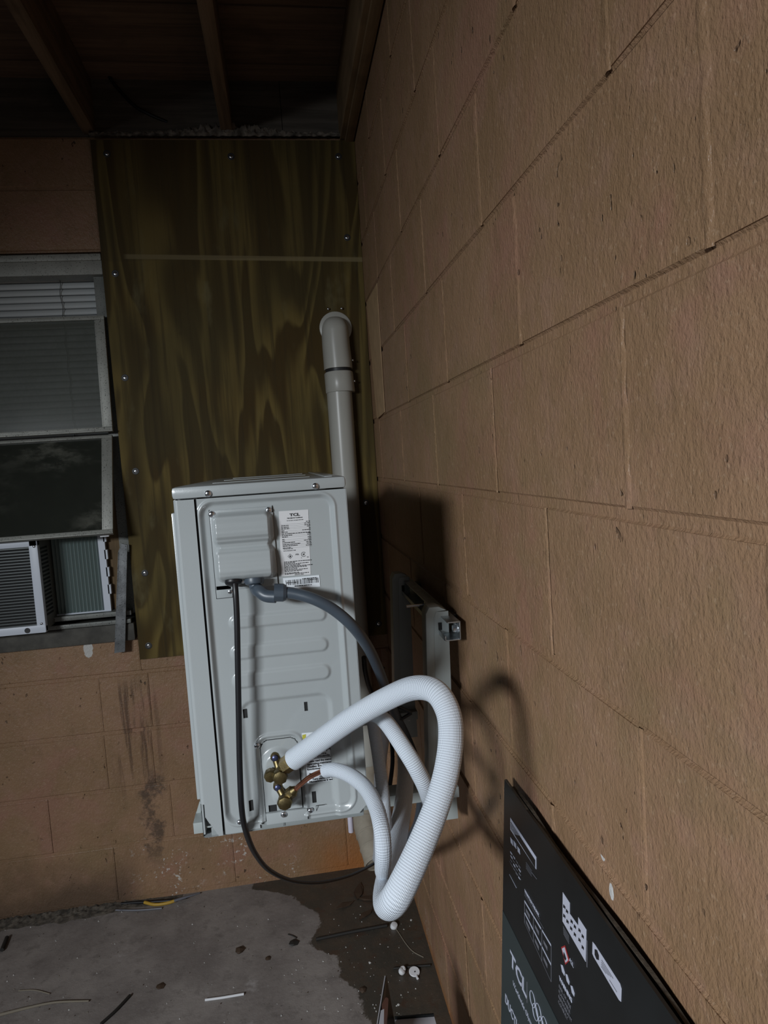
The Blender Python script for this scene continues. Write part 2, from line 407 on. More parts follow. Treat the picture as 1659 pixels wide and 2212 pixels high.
# lettering as flat geometry in a frame (origin, right, up)
def lettering(body, size, org, right, up, mat, parent, name='lettering', align='LEFT', width=1.0, bold=0.0, thick=.00015):
    cu = bpy.data.curves.new('t', 'FONT'); cu.body = body; cu.size = size; cu.align_x = align; cu.resolution_u = 2; cu.offset = bold; cu.extrude = thick
    t = bpy.data.objects.new('t', cu); COL.objects.link(t)
    dg = bpy.context.evaluated_depsgraph_get(); me = bpy.data.meshes.new_from_object(t.evaluated_get(dg))
    bpy.data.objects.remove(t); bpy.data.curves.remove(cu)
    right = Vector(right).normalized(); up = Vector(up); up = (up - right * up.dot(right)).normalized(); nr = right.cross(up)
    m = Matrix((right * width, up, nr)).transposed().to_4x4(); m.translation = Vector(org) + nr * thick
    me.transform(m); me.materials.clear(); me.materials.append(mat); me.name = name
    return link(name, me, parent)

# ================================================================== setting
h = .2032; ZB = 1.4335; J = .010
# floor
fl = put('floor', MB().box((-5.5, -6.0, -.12), (.25, .25, 0)), M['conc']); struct(fl, 'stained grey concrete slab, damp in the corner', 'floor')
gr = put('ground', MB().box((-40, -40, -.30), (12, 12, -.13)), simple('dull_ground', (.16, .15, .12), .9, var=.3, vscale=1.5)); struct(gr, 'dull ground outside beyond the slab', 'ground')

BLK = {}
def block(parent, axis, a0, a1, z0, z1, mat, key):
    """one painted block; axis 'x' -> back wall (faces -y), 'y' -> right wall (faces -x)"""
    L = round(a1 - a0 - J, 4); hh = round(z1 - z0 - J, 4)
    k = (key, L, hh)
    if k not in BLK:
        b = .0034; d = .0040; e = .0060; g_ = d * .66; Le = L + J - .0012; mb = MB()
        # bed joints raked to full depth, head joints filled almost flush
        P = [(-Le/2, g_, -hh/2), (Le/2, g_, -hh/2), (Le/2, g_, hh/2), (-Le/2, g_, hh/2), (-Le/2+e, d, -hh/2+b), (Le/2-e, d, -hh/2+b), (Le/2-e, d, hh/2-b), (-Le/2+e, d, hh/2-b), (-Le/2, 0, -hh/2), (Le/2, 0, -hh/2), (Le/2, 0, hh/2), (-Le/2, 0, hh/2)]
        P[0] = (-Le/2, g_, -hh/2+b); P[1] = (Le/2, g_, -hh/2+b); P[2] = (Le/2, g_, hh/2-b); P[3] = (-Le/2, g_, hh/2-b)
        Fc = [(4, 5, 6, 7), (0, 4, 7, 3), (5, 1, 2, 6), (8, 9, 1, 5, 4, 0), (3, 7, 6, 2, 10, 11), (8, 0, 3, 11), (1, 9, 10, 2), (11, 10, 9, 8)]
        if axis == 'x': mb.add([(u, -v, w) for u, v, w in P], Fc)
        else: mb.add([(-v, -u, w) for u, v, w in P], Fc)
        BLK[k] = mb.mesh('block', mat)
    o = bpy.data.objects.new('block', BLK[k]); COL.objects.link(o); o.parent = parent
    c = (a0 + a1) / 2; zc = (z0 + z1) / 2; j = random.uniform(-.0006, .0006); off = parent.location
    o.location = (Vector((c, .001 + j, zc)) if axis == 'x' else Vector((.001 + j, c, zc))) - off
    tl = math.radians(.25)
    o.rotation_euler = (random.uniform(-tl, tl) * .3, 0, random.uniform(-tl, tl) * .3)
    return o
# right wall
wr = put('wall_right', MB().box((.001, -4.6, 0), (.2, .2, 2.66)), M['wallr']); struct(wr, 'orange-brown painted concrete block wall running along the right', 'wall')
offs = {1: .3004, 0: .1664, -1: .3608, -2: .1736, 2: .1588}
for k in range(-7, 6):
    z0 = max(ZB + k * h, 0.002); z1 = ZB + (k + 1) * h
    off = offs.get(k, .335 if k % 2 else .165)
    cuts = [0.0] + [-(off + i * 2 * h) for i in range(-1, 12) if off + i * 2 * h > .03]
    cuts = [c for c in cuts if c > -4.5]
    for a, b in zip(cuts[:-1], cuts[1:]): block(wr, 'y', b, a, z0, z1, M['wallr'], 'r')
# lumpy head joints standing a hair proud of the painted faces
from mathutils import noise as mn
HJ = []
for v_ in range(5):
    vs = []; nz_, nx_ = 30, 6; hz = h - .012; wv = .0042 + .0009 * v_
    for i in range(nz_ + 1):
        for j in range(nx_ + 1):
            t = i / nz_; u = j / nx_ * 2 - 1
            ed = wv * (1 + .45 * mn.noise(Vector((t * 9, v_ * 3.7, u * .5)))); pr = .0016 * (1 - u * u) * (1 + .8 * mn.noise(Vector((t * 22, v_ * 5.1 + 2, u * 1.5))))
            vs.append((-.0028 - max(0, pr), u * ed + .0012 * mn.noise(Vector((t * 5, v_, 8))), (t - .5) * hz))
    me = MB().add(vs, [(i * (nx_ + 1) + j, i * (nx_ + 1) + j + 1, (i + 1) * (nx_ + 1) + j + 1, (i + 1) * (nx_ + 1) + j) for i in range(nz_) for j in range(nx_)]).mesh('head_joint', M['wallr']); me.shade_smooth(); me.flip_normals(); HJ.append(me)
for k in range(-6, 6):
    off = offs.get(k, .335 if k % 2 else .165)
    for i in range(-1, 7):
        if .03 < off + i * 2 * h < 2.4:
            o = bpy.data.objects.new('head_joint', random.choice(HJ)); COL.objects.link(o); o.parent = wr; o.location = (0, -(off + i * 2 * h), ZB + (k + .5) * h)
            if random.random() < .5: o.rotation_euler = (math.pi, 0, 0)
# back wall with the window opening
WX0, WX1, WZ0, WZ1 = -2.25, -.855, ZB - 2 * h - .055, ZB + 4 * h
mb = MB(); mb.box((-4.6, .001, 0), (0.0, .2, WZ0)); mb.box((-4.6, .001, WZ0), (WX0, .2, 2.61)); mb.box((WX1, .001, WZ0), (0.0, .2, 2.61)); mb.box((WX0, .001, WZ1), (WX1, .2, 2.61))
wb = put('wall_back', mb, M['wallb']); struct(wb, 'orange-brown painted block wall with window and plywood at the back', 'wall')
vj = {-7: [-1.835, -1.427, -1.019, -.612, -.204, 0], -6: [-2.03, -1.623, -1.217, -.81, -.404, 0], -5: [-1.826, -1.42, -1.013, -.856, -.45, -.043, 0], -4: [-1.826, -1.42, -1.011, -.848, -.44, -.03, 0]}
for k in range(-7, -3):
    for a, b in zip(vj[k][:-1], vj[k][1:]): block(wb, 'x', a, b, max(ZB + k * h, .002), ZB + (k + 1) * h, M['wallb'], 'b')
zs = ZB - 3 * h
for a, b in ((-1.9, -1.42), (-1.42, -.868), (-.868, -.45), (-.45, 0)): block(wb, 'x', a, b, zs, WZ0 if b < -.8 else zs + h, M['wallb'], 'b')
for a, b in ((-2.4, -.868), (-.868, -.43), (-.43, 0)):
    block(wb, 'x', a, b, ZB + 4 * h, ZB + 5 * h, M['wallb'], 'b'); block(wb, 'x', a, b, ZB + 5 * h, 2.612, M['wallb'], 'b')
# lumpy crust of old mortar on top of the wall
from mathutils import noise as mn
mb = MB(); nx, ny = 330, 14; vs = []
for i in range(nx + 1):
    for jn in range(ny + 1):
        t = jn / ny; x = -.868 + .83 * i / nx
        amp = .016 + .024 * max(0, math.sin((x + .66) * 6.5)) ** 1.5
        nz = mn.noise(Vector((x * 70, t * 5, 1.3))) + .6 * mn.noise(Vector((x * 170, t * 11, 4.1)))
        z = 2.602 + amp * (1 - abs(2 * t - 1) ** 2.2) * (1 + .55 * nz) + .006 * t
        vs.append((x, -.030 + .044 * t + .008 * mn.noise(Vector((x * 60, t * 6, 9))), z))
mb.add(vs, [(i * (ny + 1) + j, (i + 1) * (ny + 1) + j, (i + 1) * (ny + 1) + j + 1, i * (ny + 1) + j + 1) for i in range(nx) for j in range(ny)])
cr = put('mortar_crust', mb, M['crust'], wb); cr['kind'] = 'stuff'
# dark room behind the window
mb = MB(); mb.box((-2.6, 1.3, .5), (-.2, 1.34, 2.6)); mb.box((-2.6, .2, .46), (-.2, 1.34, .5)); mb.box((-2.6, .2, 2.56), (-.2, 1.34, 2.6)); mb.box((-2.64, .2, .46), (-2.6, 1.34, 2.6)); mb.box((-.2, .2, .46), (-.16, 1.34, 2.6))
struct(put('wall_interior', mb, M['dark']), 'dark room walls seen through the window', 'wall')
# frieze board, roof boards, rafters, edge trim
ce = thing('ceiling', 'dark board roof on rafters above the block walls', 'ceiling', (-2.2, -2.2, 2.6)); ce['kind'] = 'structure'
put('frieze_backing', MB().box((-4.6, .036, 2.60), (.22, .06, 2.86)), M['frieze'], ce)
mb = MB().box((-.875, .012, 2.60), (-.245, .035, 2.81)); put('frieze_board', mb, M['frieze'], ce)
put('frieze_board', MB().box((-.243, .010, 2.60), (-.02, .033, 2.80)), M['frieze'], ce); put('frieze_board', MB().box((-4.6, .012, 2.60), (-.877, .035, 2.805)), M['frieze'], ce)
yb = .20; bi = 0
while yb > -4.8:
    w = .142
    put('roof_board', MB().box((-4.6, yb - w + .004, 2.800 + random.uniform(0, .003)), (.22, yb, 2.83)), M['deck'], ce, bevel=.0015); yb -= w
for xr in (-.430, -.872, -1.29, -1.72, -2.15, -2.6, -3.05, -3.5, -3.95, -4.4):
    put('rafter', MB().box((xr - .019, -4.7, 2.625), (xr + .019, .05, 2.80)), M['rafter'], ce, bevel=.002)
put('edge_rafter', MB().box((-.052, -4.7, 2.60), (-.008, .012, 2.80)), M['trim'], ce, bevel=.002)
put('cover_strip', MB().box((-.036, -4.7, 2.588), (-.008, .0, 2.601)), M['trim'], ce, bevel=.0015)
# mortar smear up the corner
mb = MB(); P = [ox(795, 655), ox(818, 612), ox(835, 890), ox(818, 905)]
mb.prism([(-.0045, q.y - .004 if i in (0, 3) else q.y, q.z) for i, q in enumerate(P)], (-.002, 0, 0)); put('mortar_smear', mb, simple('pale_smear', (.37, .24, .13), .6, var=.1, vscale=20), wr)

# ================================================================== plywood sheet
pw = thing('plywood_sheet', 'large greenish-brown plywood sheet screwed over the back wall', 'plywood', (-.44, 0, .87))
mb = MB().box((-.866, -.0205, .872), (-.004, -.006, 2.594)); put('panel', mb, M['ply'], pw, bevel=.0012)
PS = screw_mesh('deck_screw', .0062, M['zinc'])
DARKW = MB().lathe((0, 0, 0), (0, 0, 1), [(.0115, 0), (.0115, .0006), (.0098, .0010)], 20).mesh('countersink', M['black_steel'])
for a, b in [(231, 332), (499, 338), (731, 338), (750, 513), (249, 591), (270, 816), (293, 1018), (313, 1238), (321, 1395), (790, 1086), (818, 1347)]:
    q = oy(a, b, -.0205)
    s = screw((q.x, -.0213, q.z), (0, -1, 0), pw, .0062, PS); s.name = 'screw'; s.scale = (1, 1, .5)
    w_ = screw((q.x, -.0205, q.z), (0, -1, 0), pw, .0048, DARKW); w_.name = 'countersink_ring'

# ================================================================== line-set duct
dt = thing('line_set_duct', 'ivory plastic pipe cover with domed top screwed to the plywood', 'pipe cover', (-.115, -.06, .3))
def dsec(cx, yw, z, w, d, n=22, pw_=2.4):
    out = []
    for i in range(n + 1):
        t = math.pi * i / n; c_, s_ = math.cos(t), math.sin(t)
        out.append((cx - math.copysign(abs(c_) ** (2 / pw_), c_) * w / 2, yw - abs(s_) ** (2 / pw_) * d, z))
    return out
def loft(mb, secs, caps=True):
    n = len(secs[0]); vs = [q for s in secs for q in s]; fs = []
    for k in range(len(secs) - 1):
        for i in range(n): fs.append((k * n + i, k * n + (i + 1) % n, (k + 1) * n + (i + 1) % n, (k + 1) * n + i))
    if caps: fs.append(tuple(range(n))[::-1]); fs.append(tuple(range((len(secs) - 1) * n, len(secs) * n)))
    mb.add(vs, fs); return mb
YW = -.021; DX = -.1165
put('duct', loft(MB(), [dsec(DX, YW, .34, .087, .066), dsec(DX, YW, 1.76, .087, .066)]), M['pvc'], dt, 35)
put('coupling', loft(MB(), [dsec(DX + .004, YW, 1.742, .099, .073), dsec(DX + .004, YW, 1.746, .101, .075), dsec(DX + .002, YW, 1.808, .099, .074), dsec(DX + .002, YW, 1.811, .096, .072)]), M['pvc'], dt, 35)
put('inner_sleeve', loft(MB(), [dsec(DX + .002, YW, 1.806, .088, .066), dsec(DX + .002, YW, 1.83, .088, .066)]), M['black_steel'], dt, 35)
secs = [dsec(DX + .002, YW, 1.822, .098, .074), dsec(DX + .002, YW, 1.845, .098, .074), dsec(DX, YW, 1.90, .095, .073), dsec(DX, YW, 1.95, .094, .072)]
for i in range(1, 10):
    t = i / 9 * math.pi / 2 * .985; secs.append(dsec(DX, YW, 1.95 + .052 * math.sin(t), .094 * max(.05, math.cos(t)) ** .75, .072 * max(.03, math.cos(t)) ** .8))
put('dome_cap', loft(MB(), secs), M['pvc'], dt, 50)
put('wall_flange', MB().lathe((DX + .003, YW + .001, 1.965), (0, -1, 0), [(.056, 0), (.056, .005), (.052, .0075), (.02, .008)], 40), M['pvc'], dt, 40)
for a, b in ((709, 667), (738, 666)):
    q = oy(a, b, YW - .008); screw(q, (0, -1, 0), dt, .0042)
for a, b, nx in ((708, 780, -.8), (763, 778, .8), (709, 825, -.8), (767, 823, .8)):
    q = oy(a, b, -.055); screw((q.x + (.004 if nx < 0 else -.001), -.055, q.z), (nx, -.7, .05), dt, .0042)
# flexible end
mb = MB(); pts = [(-.118, -.055, .42), (-.119, -.062, .34), oy(788, 1770, -.14), oy(800, 1815, -.20), oy(815, 1866, -.27)]
mb.tube(pts, .041, 24, .004, caps=False); pin = [Vector(p) for p in pts]
put('flexible_end', mb, M['pvc2'], dt, 60)
P_, R_ = catmull(pts, .041, .004)
for fr in (.42, .56, .70, .84, .985):
    i = min(int(fr * (len(P_) - 1)), len(P_) - 2); d = (P_[i + 1] - P_[i]).normalized()
    put('duct_ring', MB().lathe(P_[i] - d * .004, d, [(.0405, 0), (.0432, .002), (.0432, .006), (.0405, .008)], 24), M['pvc2'], dt, 50)
mb = MB(); mb.cyl(P_[-1] - (P_[-1] - P_[-4]).normalized() * .05, P_[-1] - (P_[-1] - P_[-4]).normalized() * .045, .0395, n=24); put('duct_mouth', mb, M['black_steel'], dt)

# ================================================================== outdoor unit
Y0 = -1.35; KS = (Y0 + 2.4015) / 1.2015
def F(px, py): q = oy(px, py, Y0); return q.x, q.z
XL, XR = F(373, 1080)[0], F(748, 1052)[0]
XG = (F(420, 1078)[0] + F(485, 1795)[0]) / 2
ZT = F(375, 1053)[1]; ZL = F(600, 1064)[1]; ZBt = F(530, 1790)[1]; YB = -.61
XRb = F(775, 1500)[0]
XR = (XR + XRb) / 2
ac = thing('condenser_unit', 'off-white outdoor air conditioner unit hung on wall bracket, side panel facing out', 'air conditioner', ((XL + XR) / 2, (Y0 + YB) / 2, ZBt))
# carcass behind the skin
put('carcass', MB().box((XL + .003, Y0 + .016, ZBt + .004), (XR - .03, YB, ZL)), M['acgrey'], ac)
put('hollow', MB().box((XG + .004, Y0 + .010, ZBt + .006), (XR - .03, Y0 + .0155, ZL - .01)), M['dark'], ac)
def ss(d, w): t = min(1, max(0, .5 - d / w)); return t * t * (3 - 2 * t)      # 1 inside, 0 outside
def sd(x, z, x0, x1, z0, z1, r):
    cx, cz = (x0 + x1) / 2, (z0 + z1) / 2; dx = abs(x - cx) - (x1 - x0) / 2 + r; dz = abs(z - cz) - (z1 - z0) / 2 + r
    return math.hypot(max(dx, 0), max(dz, 0)) + min(max(dx, dz), 0) - r
def hfield(name, x0, x1, z0, z1, res, hf, mat, parent, keep=None, yb=Y0, smooth=60, skirt=None):
    nx = int((x1 - x0) / res) + 1; nz = int((z1 - z0) / res) + 1; vs = []
    for j in range(nz + 1):
        z = z0 + (z1 - z0) * j / nz
        for i in range(nx + 1):
            x = x0 + (x1 - x0) * i / nx; vs.append((x, yb - hf(x, z), z))
    fs = []
    for j in range(nz):
        zc = z0 + (z1 - z0) * (j + .5) / nz
        for i in range(nx):
            if keep and not keep(x0 + (x1 - x0) * (i + .5) / nx, zc): continue
            a = j * (nx + 1) + i; fs.append((a, a + 1, a + nx + 2, a + nx + 1))
    mb = MB(); mb.add(vs, fs)
    if skirt:
        rim = [i for i in range(nx + 1)] + [(j * (nx + 1) + nx) for j in range(1, nz + 1)] + [nz * (nx + 1) + i for i in range(nx - 1, -1, -1)] + [j * (nx + 1) for j in range(nz - 1, 0, -1)]
        o = len(mb.v); mb.v += [(mb.v[k][0], mb.v[k][1] + skirt, mb.v[k][2]) for k in rim]; n = len(rim)
        for k in range(n): mb.f.append((rim[k], o + k, o + (k + 1) % n, rim[(k + 1) % n])); mb.mi.append(0)
    me = mb.mesh(name, mat, smooth)
    bm = bmesh.new(); bm.from_mesh(me); bmesh.ops.delete(bm, geom=[v for v in bm.verts if not v.link_faces], context='VERTS'); bm.to_mesh(me); bm.free()
    return link(name, me, parent)
sx = lambda px, py: F(px, py)[0]
sz = lambda px, py: F(px, py)[1]
ST = (sx(466, 1450), sx(738, 1400), sz(500, 1778), sz(600, 1079))        # big stamped field
LOW = (sx(530, 1640), sx(722, 1640), ZBt - .05, sz(615, 1511))           # lower recess
VP = (sx(566, 1680), sx(650, 1680), sz(610, 1768), sz(600, 1599))        # valve plate opening
BE = [(sx(497, 1347), sx(704, 1330), sz(600, 1350), sz(600, 1325)), (sx(500, 1410), sx(708, 1394), sz(600, 1417), sz(600, 1389)), (sx(504, 1472), sx(713, 1455), sz(600, 1479), sz(600, 1448))]
B4 = (sx(722, 1700), sx(762, 1735), sz(742, 1740), sz(725, 1560))
slots = [(F(529, 1545), .003, .0075), (F(661, 1530), .003, .0075), (F(543, 1745), .0033, .009), (F(680, 1727), .0033, .009)]
def panel_h(x, z):
    v = -.0050 * ss(sd(x, z, *ST, .018), .007)
    v += .0022 * ss(abs(sd(x, z, ST[0] - .005, ST[1] + .005, ST[2] - .005, ST[3] + .005, .022)) - .002, .004)
    for b in BE: v += .0030 * ss(sd(x, z, *b, (b[3] - b[2]) / 2 - .0005), .006)
    v -= .0036 * ss(sd(x, z, *LOW, .018), .009)
    v += .0030 * ss(abs(sd(x, z, VP[0] - .006, VP[1] + .006, VP[2] - .1, VP[3] + .006, .02)) - .0026, .005)
    v += .0034 * ss(sd(x, z, *B4, .012), .010)
    v -= .006 * ss(.010 - abs(x - XR) - .0 - .004, .008) * 0
    return v
def panel_keep(x, z):
    if sd(x, z, VP[0], VP[1], VP[2] - .1, VP[3], .016) < 0: return False
    for (cx, cz), wx, wz in slots:
        if abs(x - cx) < wx and abs(z - cz) < wz: return False
    zb = ZBt - (.004 if x < sx(565, 1780) else 0) + (.0 if x < XR - .014 else (x - XR + .014) * .9)
    if sx(562, 1780) < x < sx(668, 1770) and z < zb + .006: return False
    return z > zb
hfield('side_panel', XG + .0018, XR, ZBt - .006, ZL - .0012, .00135, panel_h, M['acwhite'], ac, panel_keep)
# rolled rear corner of the panel
put('rear_corner_panel', MB().box((XR - .002, Y0 + .0005, ZBt + .012), (XR + .0015, Y0 + .26, ZL - .001)).box((XR - .004, Y0 + .26, ZBt + .012), (XR + .002, Y0 + .275, ZL - .001)), M['acwhite'], ac, bevel=.001)
# front column with its groove
gx = sx(462, 1400)
def col_h(x, z): return .0028 * ss(abs(x - gx + .004) - .0022, .005) * ss(abs(z - (ZBt + ZL) / 2) - (ZL - ZBt) / 2 + .03, .012) - .004 * max(0, (XL + .006 - x) / .006) ** 2
cx0 = sx(436, 1740)
hfield('front_column', XL, XG - .0018, ZBt - .006, ZL - .0012, .0012, col_h, M['acwhite'], ac, lambda x, z: not (z < sz(436, 1738) and x < XL + .006 + max(0, (sz(450, 1775) - z) * .55 + .004)) , skirt=.03)
put('gap_shadow', MB().box((XG - .003, Y0 + .003, ZBt), (XG + .003, Y0 + .012, ZL)), M['dark'], ac)
# front face with fan guard (faces away to the left)
put('front_panel', MB().box((XL - .006, Y0 + .012, sz(430, 1735)), (XL + .003, YB - .01, sz(371, 1110))).box((XL + .0005, Y0 + .004, ZBt - .003), (XL + .004, YB, ZL)), M['acwhite'], ac, bevel=.0015)
fc = Vector((XL - .006, YB - .26, (ZT + ZBt) / 2))
put('fan_opening', MB().cyl(fc, fc + Vector((-.002, 0, 0)), .21, n=48), M['dark'], ac)
mb = MB()
for k in range(1, 9):
    rr = .025 * k; ring = [fc + Vector((-.010, math.cos(t) * rr, math.sin(t) * rr)) for t in [2 * math.pi * i / 40 for i in range(41)]]
    mb.tube(ring, .0022, 6, .05, caps=False)
for k in range(8):
    t = math.pi * 2 * k / 8; mb.cyl(fc + Vector((-.009, 0, 0)), fc + Vector((-.009, math.cos(t) * .21, math.sin(t) * .21)), .0028, n=6)
put('fan_guard', mb, M['acwhite'], ac)
# lid
mb = MB().box((XL - .001, Y0 - .003, ZL), (XR + .001, YB + .004, ZT)); lid = put('lid', mb, M['acwhite'], ac, bevel=.006)
mb = MB()
for yy in (-1.22, -1.0, -.76):
    mb.box((XL + .05, yy - .03, ZT - .004), (XR - .05, yy + .03, ZT + .0008))
mb.box((XR - .030, Y0 + .02, ZT - .004), (XR - .018, YB - .02, ZT + .0012))
put('lid_ridge', mb, M['acwhite'], ac, bevel=.0006)
for a, b in ((450, 1066), (681, 1050)): x, z = F(a, b); screw((x, Y0 - .0032, z), (0, -1, 0), lid, .0052)
for a, b in ((518, 1777), (671, 1755), (555, 1614)):
    x, z = F(a, b); screw((x, Y0 - panel_h(x, z), z), (0, -1, 0), ac, .0050)
# knock-out outlines
for a, b in ((623, 1775), (694, 1752)):
    x, z = F(a, b); w = .0075; mb = MB()
    for q0, q1 in (((x - w, z + w), (x + w * .8, z + w)), ((x - w, z - w), (x - w, z + w))):
        mb.box((q0[0] - .0003, Y0 - panel_h(x, z) - .0003, q0[1] - .0003), (q1[0] + .0003, Y0 + .004, q1[1] + .0003))
    put('knockout', mb, M['ink'], ac)
# coil along the rear, base pan, feet
mb = MB().box((XR - .026, Y0 + .275, ZBt + .02), (XR - .004, YB - .01, ZL - .004)); put('coil', mb, M['coil'], ac)
mb = MB(); zz = ZBt + .03
while zz < ZL - .02: mb.box((XR - .005, Y0 + .276, zz), (XR + .001, YB - .012, zz + .003)); zz += .014
put('coil_guard', mb, M['coil'], ac)
put('base_pan', MB().box((XL + .012, Y0 + .006, ZBt - .010), (XR - .006, YB, ZBt + .006)), M['acgrey'], ac, bevel=.003)
for yy in (-1.11, -.69):
    put('foot', MB().box((XL - .004, yy - .022, ZBt - .024), (XR + .01, yy + .022, ZBt - .008)), M['acgrey'], ac, bevel=.002)
# drain spout under the pan
q = oy(757, 1775, -.9); mb = MB(); mb.cyl((q.x, -.9, ZBt - .008), (q.x, -.9, oy(757, 1797, -.9).z), .0075, .0062, 14); mb.cyl((q.x, -.9, ZBt - .03), (q.x, -.9, ZBt - .036), .011, n=14)
put('drain_spout', mb, simple('drain_plastic', (.50, .47, .55), .4), ac, 40)

# --- electrical cover
ec0, ec1, ecz0, ecz1 = sx(459, 1190), sx(594, 1180), sz(530, 1288), sz(525, 1098)
cov = put('cover_plate', MB().box((ec0, Y0 - .0005 + .002, ecz0 + .012), (ec1, Y0 + .008, ecz1)).box((ec0, Y0 + .0015, ecz0), (ec0 + .024, Y0 + .008, ecz0 + .02)), M['acwhite'], ac, bevel=.0012)
put('cover_seam', MB().box((ec0 - .0010, Y0 + .0042, ecz0 - .001), (ec0, Y0 + .0048, ecz1 + .001)), M['ink'], cov); put('cover_seam', MB().box((ec1, Y0 + .0042, ecz0 + .012), (ec1 + .001, Y0 + .0048, ecz1 + .001)), M['ink'], cov); put('cover_seam', MB().box((ec0, Y0 + .0042, ecz0 - .001), (ec0 + .024, Y0 + .0048, ecz0)), M['ink'], cov)
bx0, bx1, bz0, bz1 = sx(467, 1190), sx(588, 1180), sz(527, 1251), sz(525, 1108)
wz = sz(527, 1178)
CP = [(1104, .010), (1112, .014), (1130, .0175), (1147, .0200), (1153, .0195), (1163, .0150), (1173, .0090), (1179, .0082), (1186, .0120), (1192, .0160), (1210, .0190), (1229, .0215), (1236, .0205), (1250, .0150), (1256, .013)]
CPz = [(sz(527, q), v * 1.05) for q, v in CP]
def cprof(z):
    if z >= CPz[0][0]: return CPz[0][1]
    for (za, va), (zb_, vb) in zip(CPz[:-1], CPz[1:]):
        if z >= zb_: t_ = (z - zb_) / (za - zb_); t_ = t_ * t_ * (3 - 2 * t_); return vb + (va - vb) * t_
    return CPz[-1][1]
def cover_h(x, z):
    waist = .004 * ss(abs(z - wz) - .004, .014)
    e = ss(sd(x, z, bx0 + waist, bx1 - waist, bz0, bz1, .009), .0085)
    return e * cprof(z)
hf = hfield('cover_bulge', bx0 - .006, bx1 + .006, bz0 - .004, bz1 + .005, .0011, lambda x, z: -.002 + cover_h(x, z), M['acwhite'], cov, lambda x, z: sd(x, z, bx0 - .005, bx1 + .005, bz0 - .003, bz1 + .004, .01) < 0)
for a, b in ((457, 1111), (580, 1102)): x, z = F(a, b); screw((x, Y0 + .0015, z), (0, -1, 0), cov, .0052)
x, z = F(497, 1279); screw((x, Y0 + .004, z), (0, -1, 0), ac, .0048)
x, z = F(524, 1255); screw((x + .001, Y0 - .015, bz0 - .001), (0, -.3, -1), cov, .0048)
# grommet and cable
gx0, _ = F(507, 1262); gz0 = bz0 - .0005
put('grommet', MB().lathe((gx0, Y0 - .016, gz0 + .003), (0, -.35, -1), [(.0128, 0), (.0132, .003), (.012, .006), (.0066, .009)], 24), M['rubber'], ac, 40)

# --- rating label and bar code
def panel_rect(name, c, mat, lift, parent):
    mb = MB(); P = [(F(a, b)[0], Y0 + .0050 - lift, F(a, b)[1]) for a, b in c]; mb.prism(P, (0, .0003, 0)); return put(name, mb, mat, parent)
lab = panel_rect('rating_label', [(602, 1105), (666, 1101), (671.5, 1242), (608, 1246)], M['label'], .0005, ac)
lab['label'] = 'silver rating label'
lx0, lz1 = F(602, 1105); lx1, lz0 = F(671, 1244); lw = lx1 - lx0; lh = lz1 - lz0; YLb = Y0 + .0050 - .0006
lx1 = F(668, 1150)[0]; lw = .0525 * KS
RT, UP = (1, 0, 0), (0, 0, 1)
def lp(u, v): return (lx0 + .001 + u * lw, YLb, lz1 - v * lh)
lettering('TCL', .0066 * KS, lp(.5, .085), RT, UP, M['ink'], lab, align='CENTER', width=1.5, bold=.00025)
lettering('A2L', .0040 * KS, lp(.42, .675), RT, UP, M['ink'], lab, bold=.00003)
lettering('MADE IN CHINA', .0022 * KS, lp(.5, .975), RT, UP, M['ink'], lab, align='CENTER')
lettering('C', .0028 * KS, lp(.60, .73), RT, UP, M['ink'], lab); lettering('US', .0028 * KS, lp(.80, .725), RT, UP, M['ink'], lab)
lettering('OUTDOOR USE', .0024 * KS, lp(.03, .577), RT, UP, M['ink'], lab); lettering('DATE MANUFACTURE', .0022 * KS, lp(.03, .605), RT, UP, M['ink'], lab)
lettering('Mini Split Air Conditioner', .0026 * KS, lp(.5, .120), RT, UP, M['ink'], lab, align='CENTER', bold=.00008)
# small print: rows too fine to read
mb = MB(); rnd = random.Random(3)
def inkrow(mb, x0, x1, z, hgt, y):
    x = x0
    while x < x1:
        w = rnd.uniform(.0012, .0042); mb.box((x, y, z - hgt / 2), (min(x + w, x1), y + .0002, z + hgt / 2)); x += w + rnd.uniform(.0003, .0009)
inkrow(mb, lp(.22, 0)[0], lp(.78, 0)[0], lp(0, .150)[2], .0009, YLb)
rows = [(.19, 0, .86), (.215, .25, .8), (.24, .25, .8), (.262, .28, .88), (.29, .1, .95), (.313, .2, .72), (.338, .95, 0), (.362, .35, .86), (.385, .2, .87), (.42, .09, .88), (.445, .09, .88), (.47, .42, .75), (.497, .6, .82), (.52, .5, .83), (.548, .28, .8)]
for v, a, b in rows:
    if a: inkrow(mb, lp(.02, 0)[0], lp(.02 + a, 0)[0], lp(0, v + .006)[2], .0012, YLb)
    if b: inkrow(mb, lp(b, 0)[0], lp(.99, 0)[0], lp(0, v - .010)[2], .0012, YLb)
    mb.box((lp(.02, 0)[0], YLb, lp(0, v + .012)[2] - .0001), (lp(.99, 0)[0], YLb + .0002, lp(0, v + .012)[2] + .0001))
for i, v in enumerate((.765, .782, .80, .818, .836, .853, .872, .890, .908, .935, .95)):
    inkrow(mb, lp(.02, 0)[0], lp((.95, .4, .85, .55, .97, .78, .45, .8, .62, .5, .83)[i], 0)[0], lp(0, v)[2], .0012, YLb)
put('small_print', mb, M['ink'], lab)
mb = MB()   # flame diamond and certification roundel
cx, cy, cz = lp(.245, .685); d = .0046 * KS
for k in range(4):
    a0 = math.pi / 2 * k; a1 = a0 + math.pi / 2; p = [(cx + math.cos(a0) * d, cy, cz + math.sin(a0) * d), (cx + math.cos(a1) * d, cy, cz + math.sin(a1) * d), (cx + math.cos(a1) * d * .8, cy, cz + math.sin(a1) * d * .8), (cx + math.cos(a0) * d * .8, cy, cz + math.sin(a0) * d * .8)]
    mb.prism(p, (0, .0002, 0))
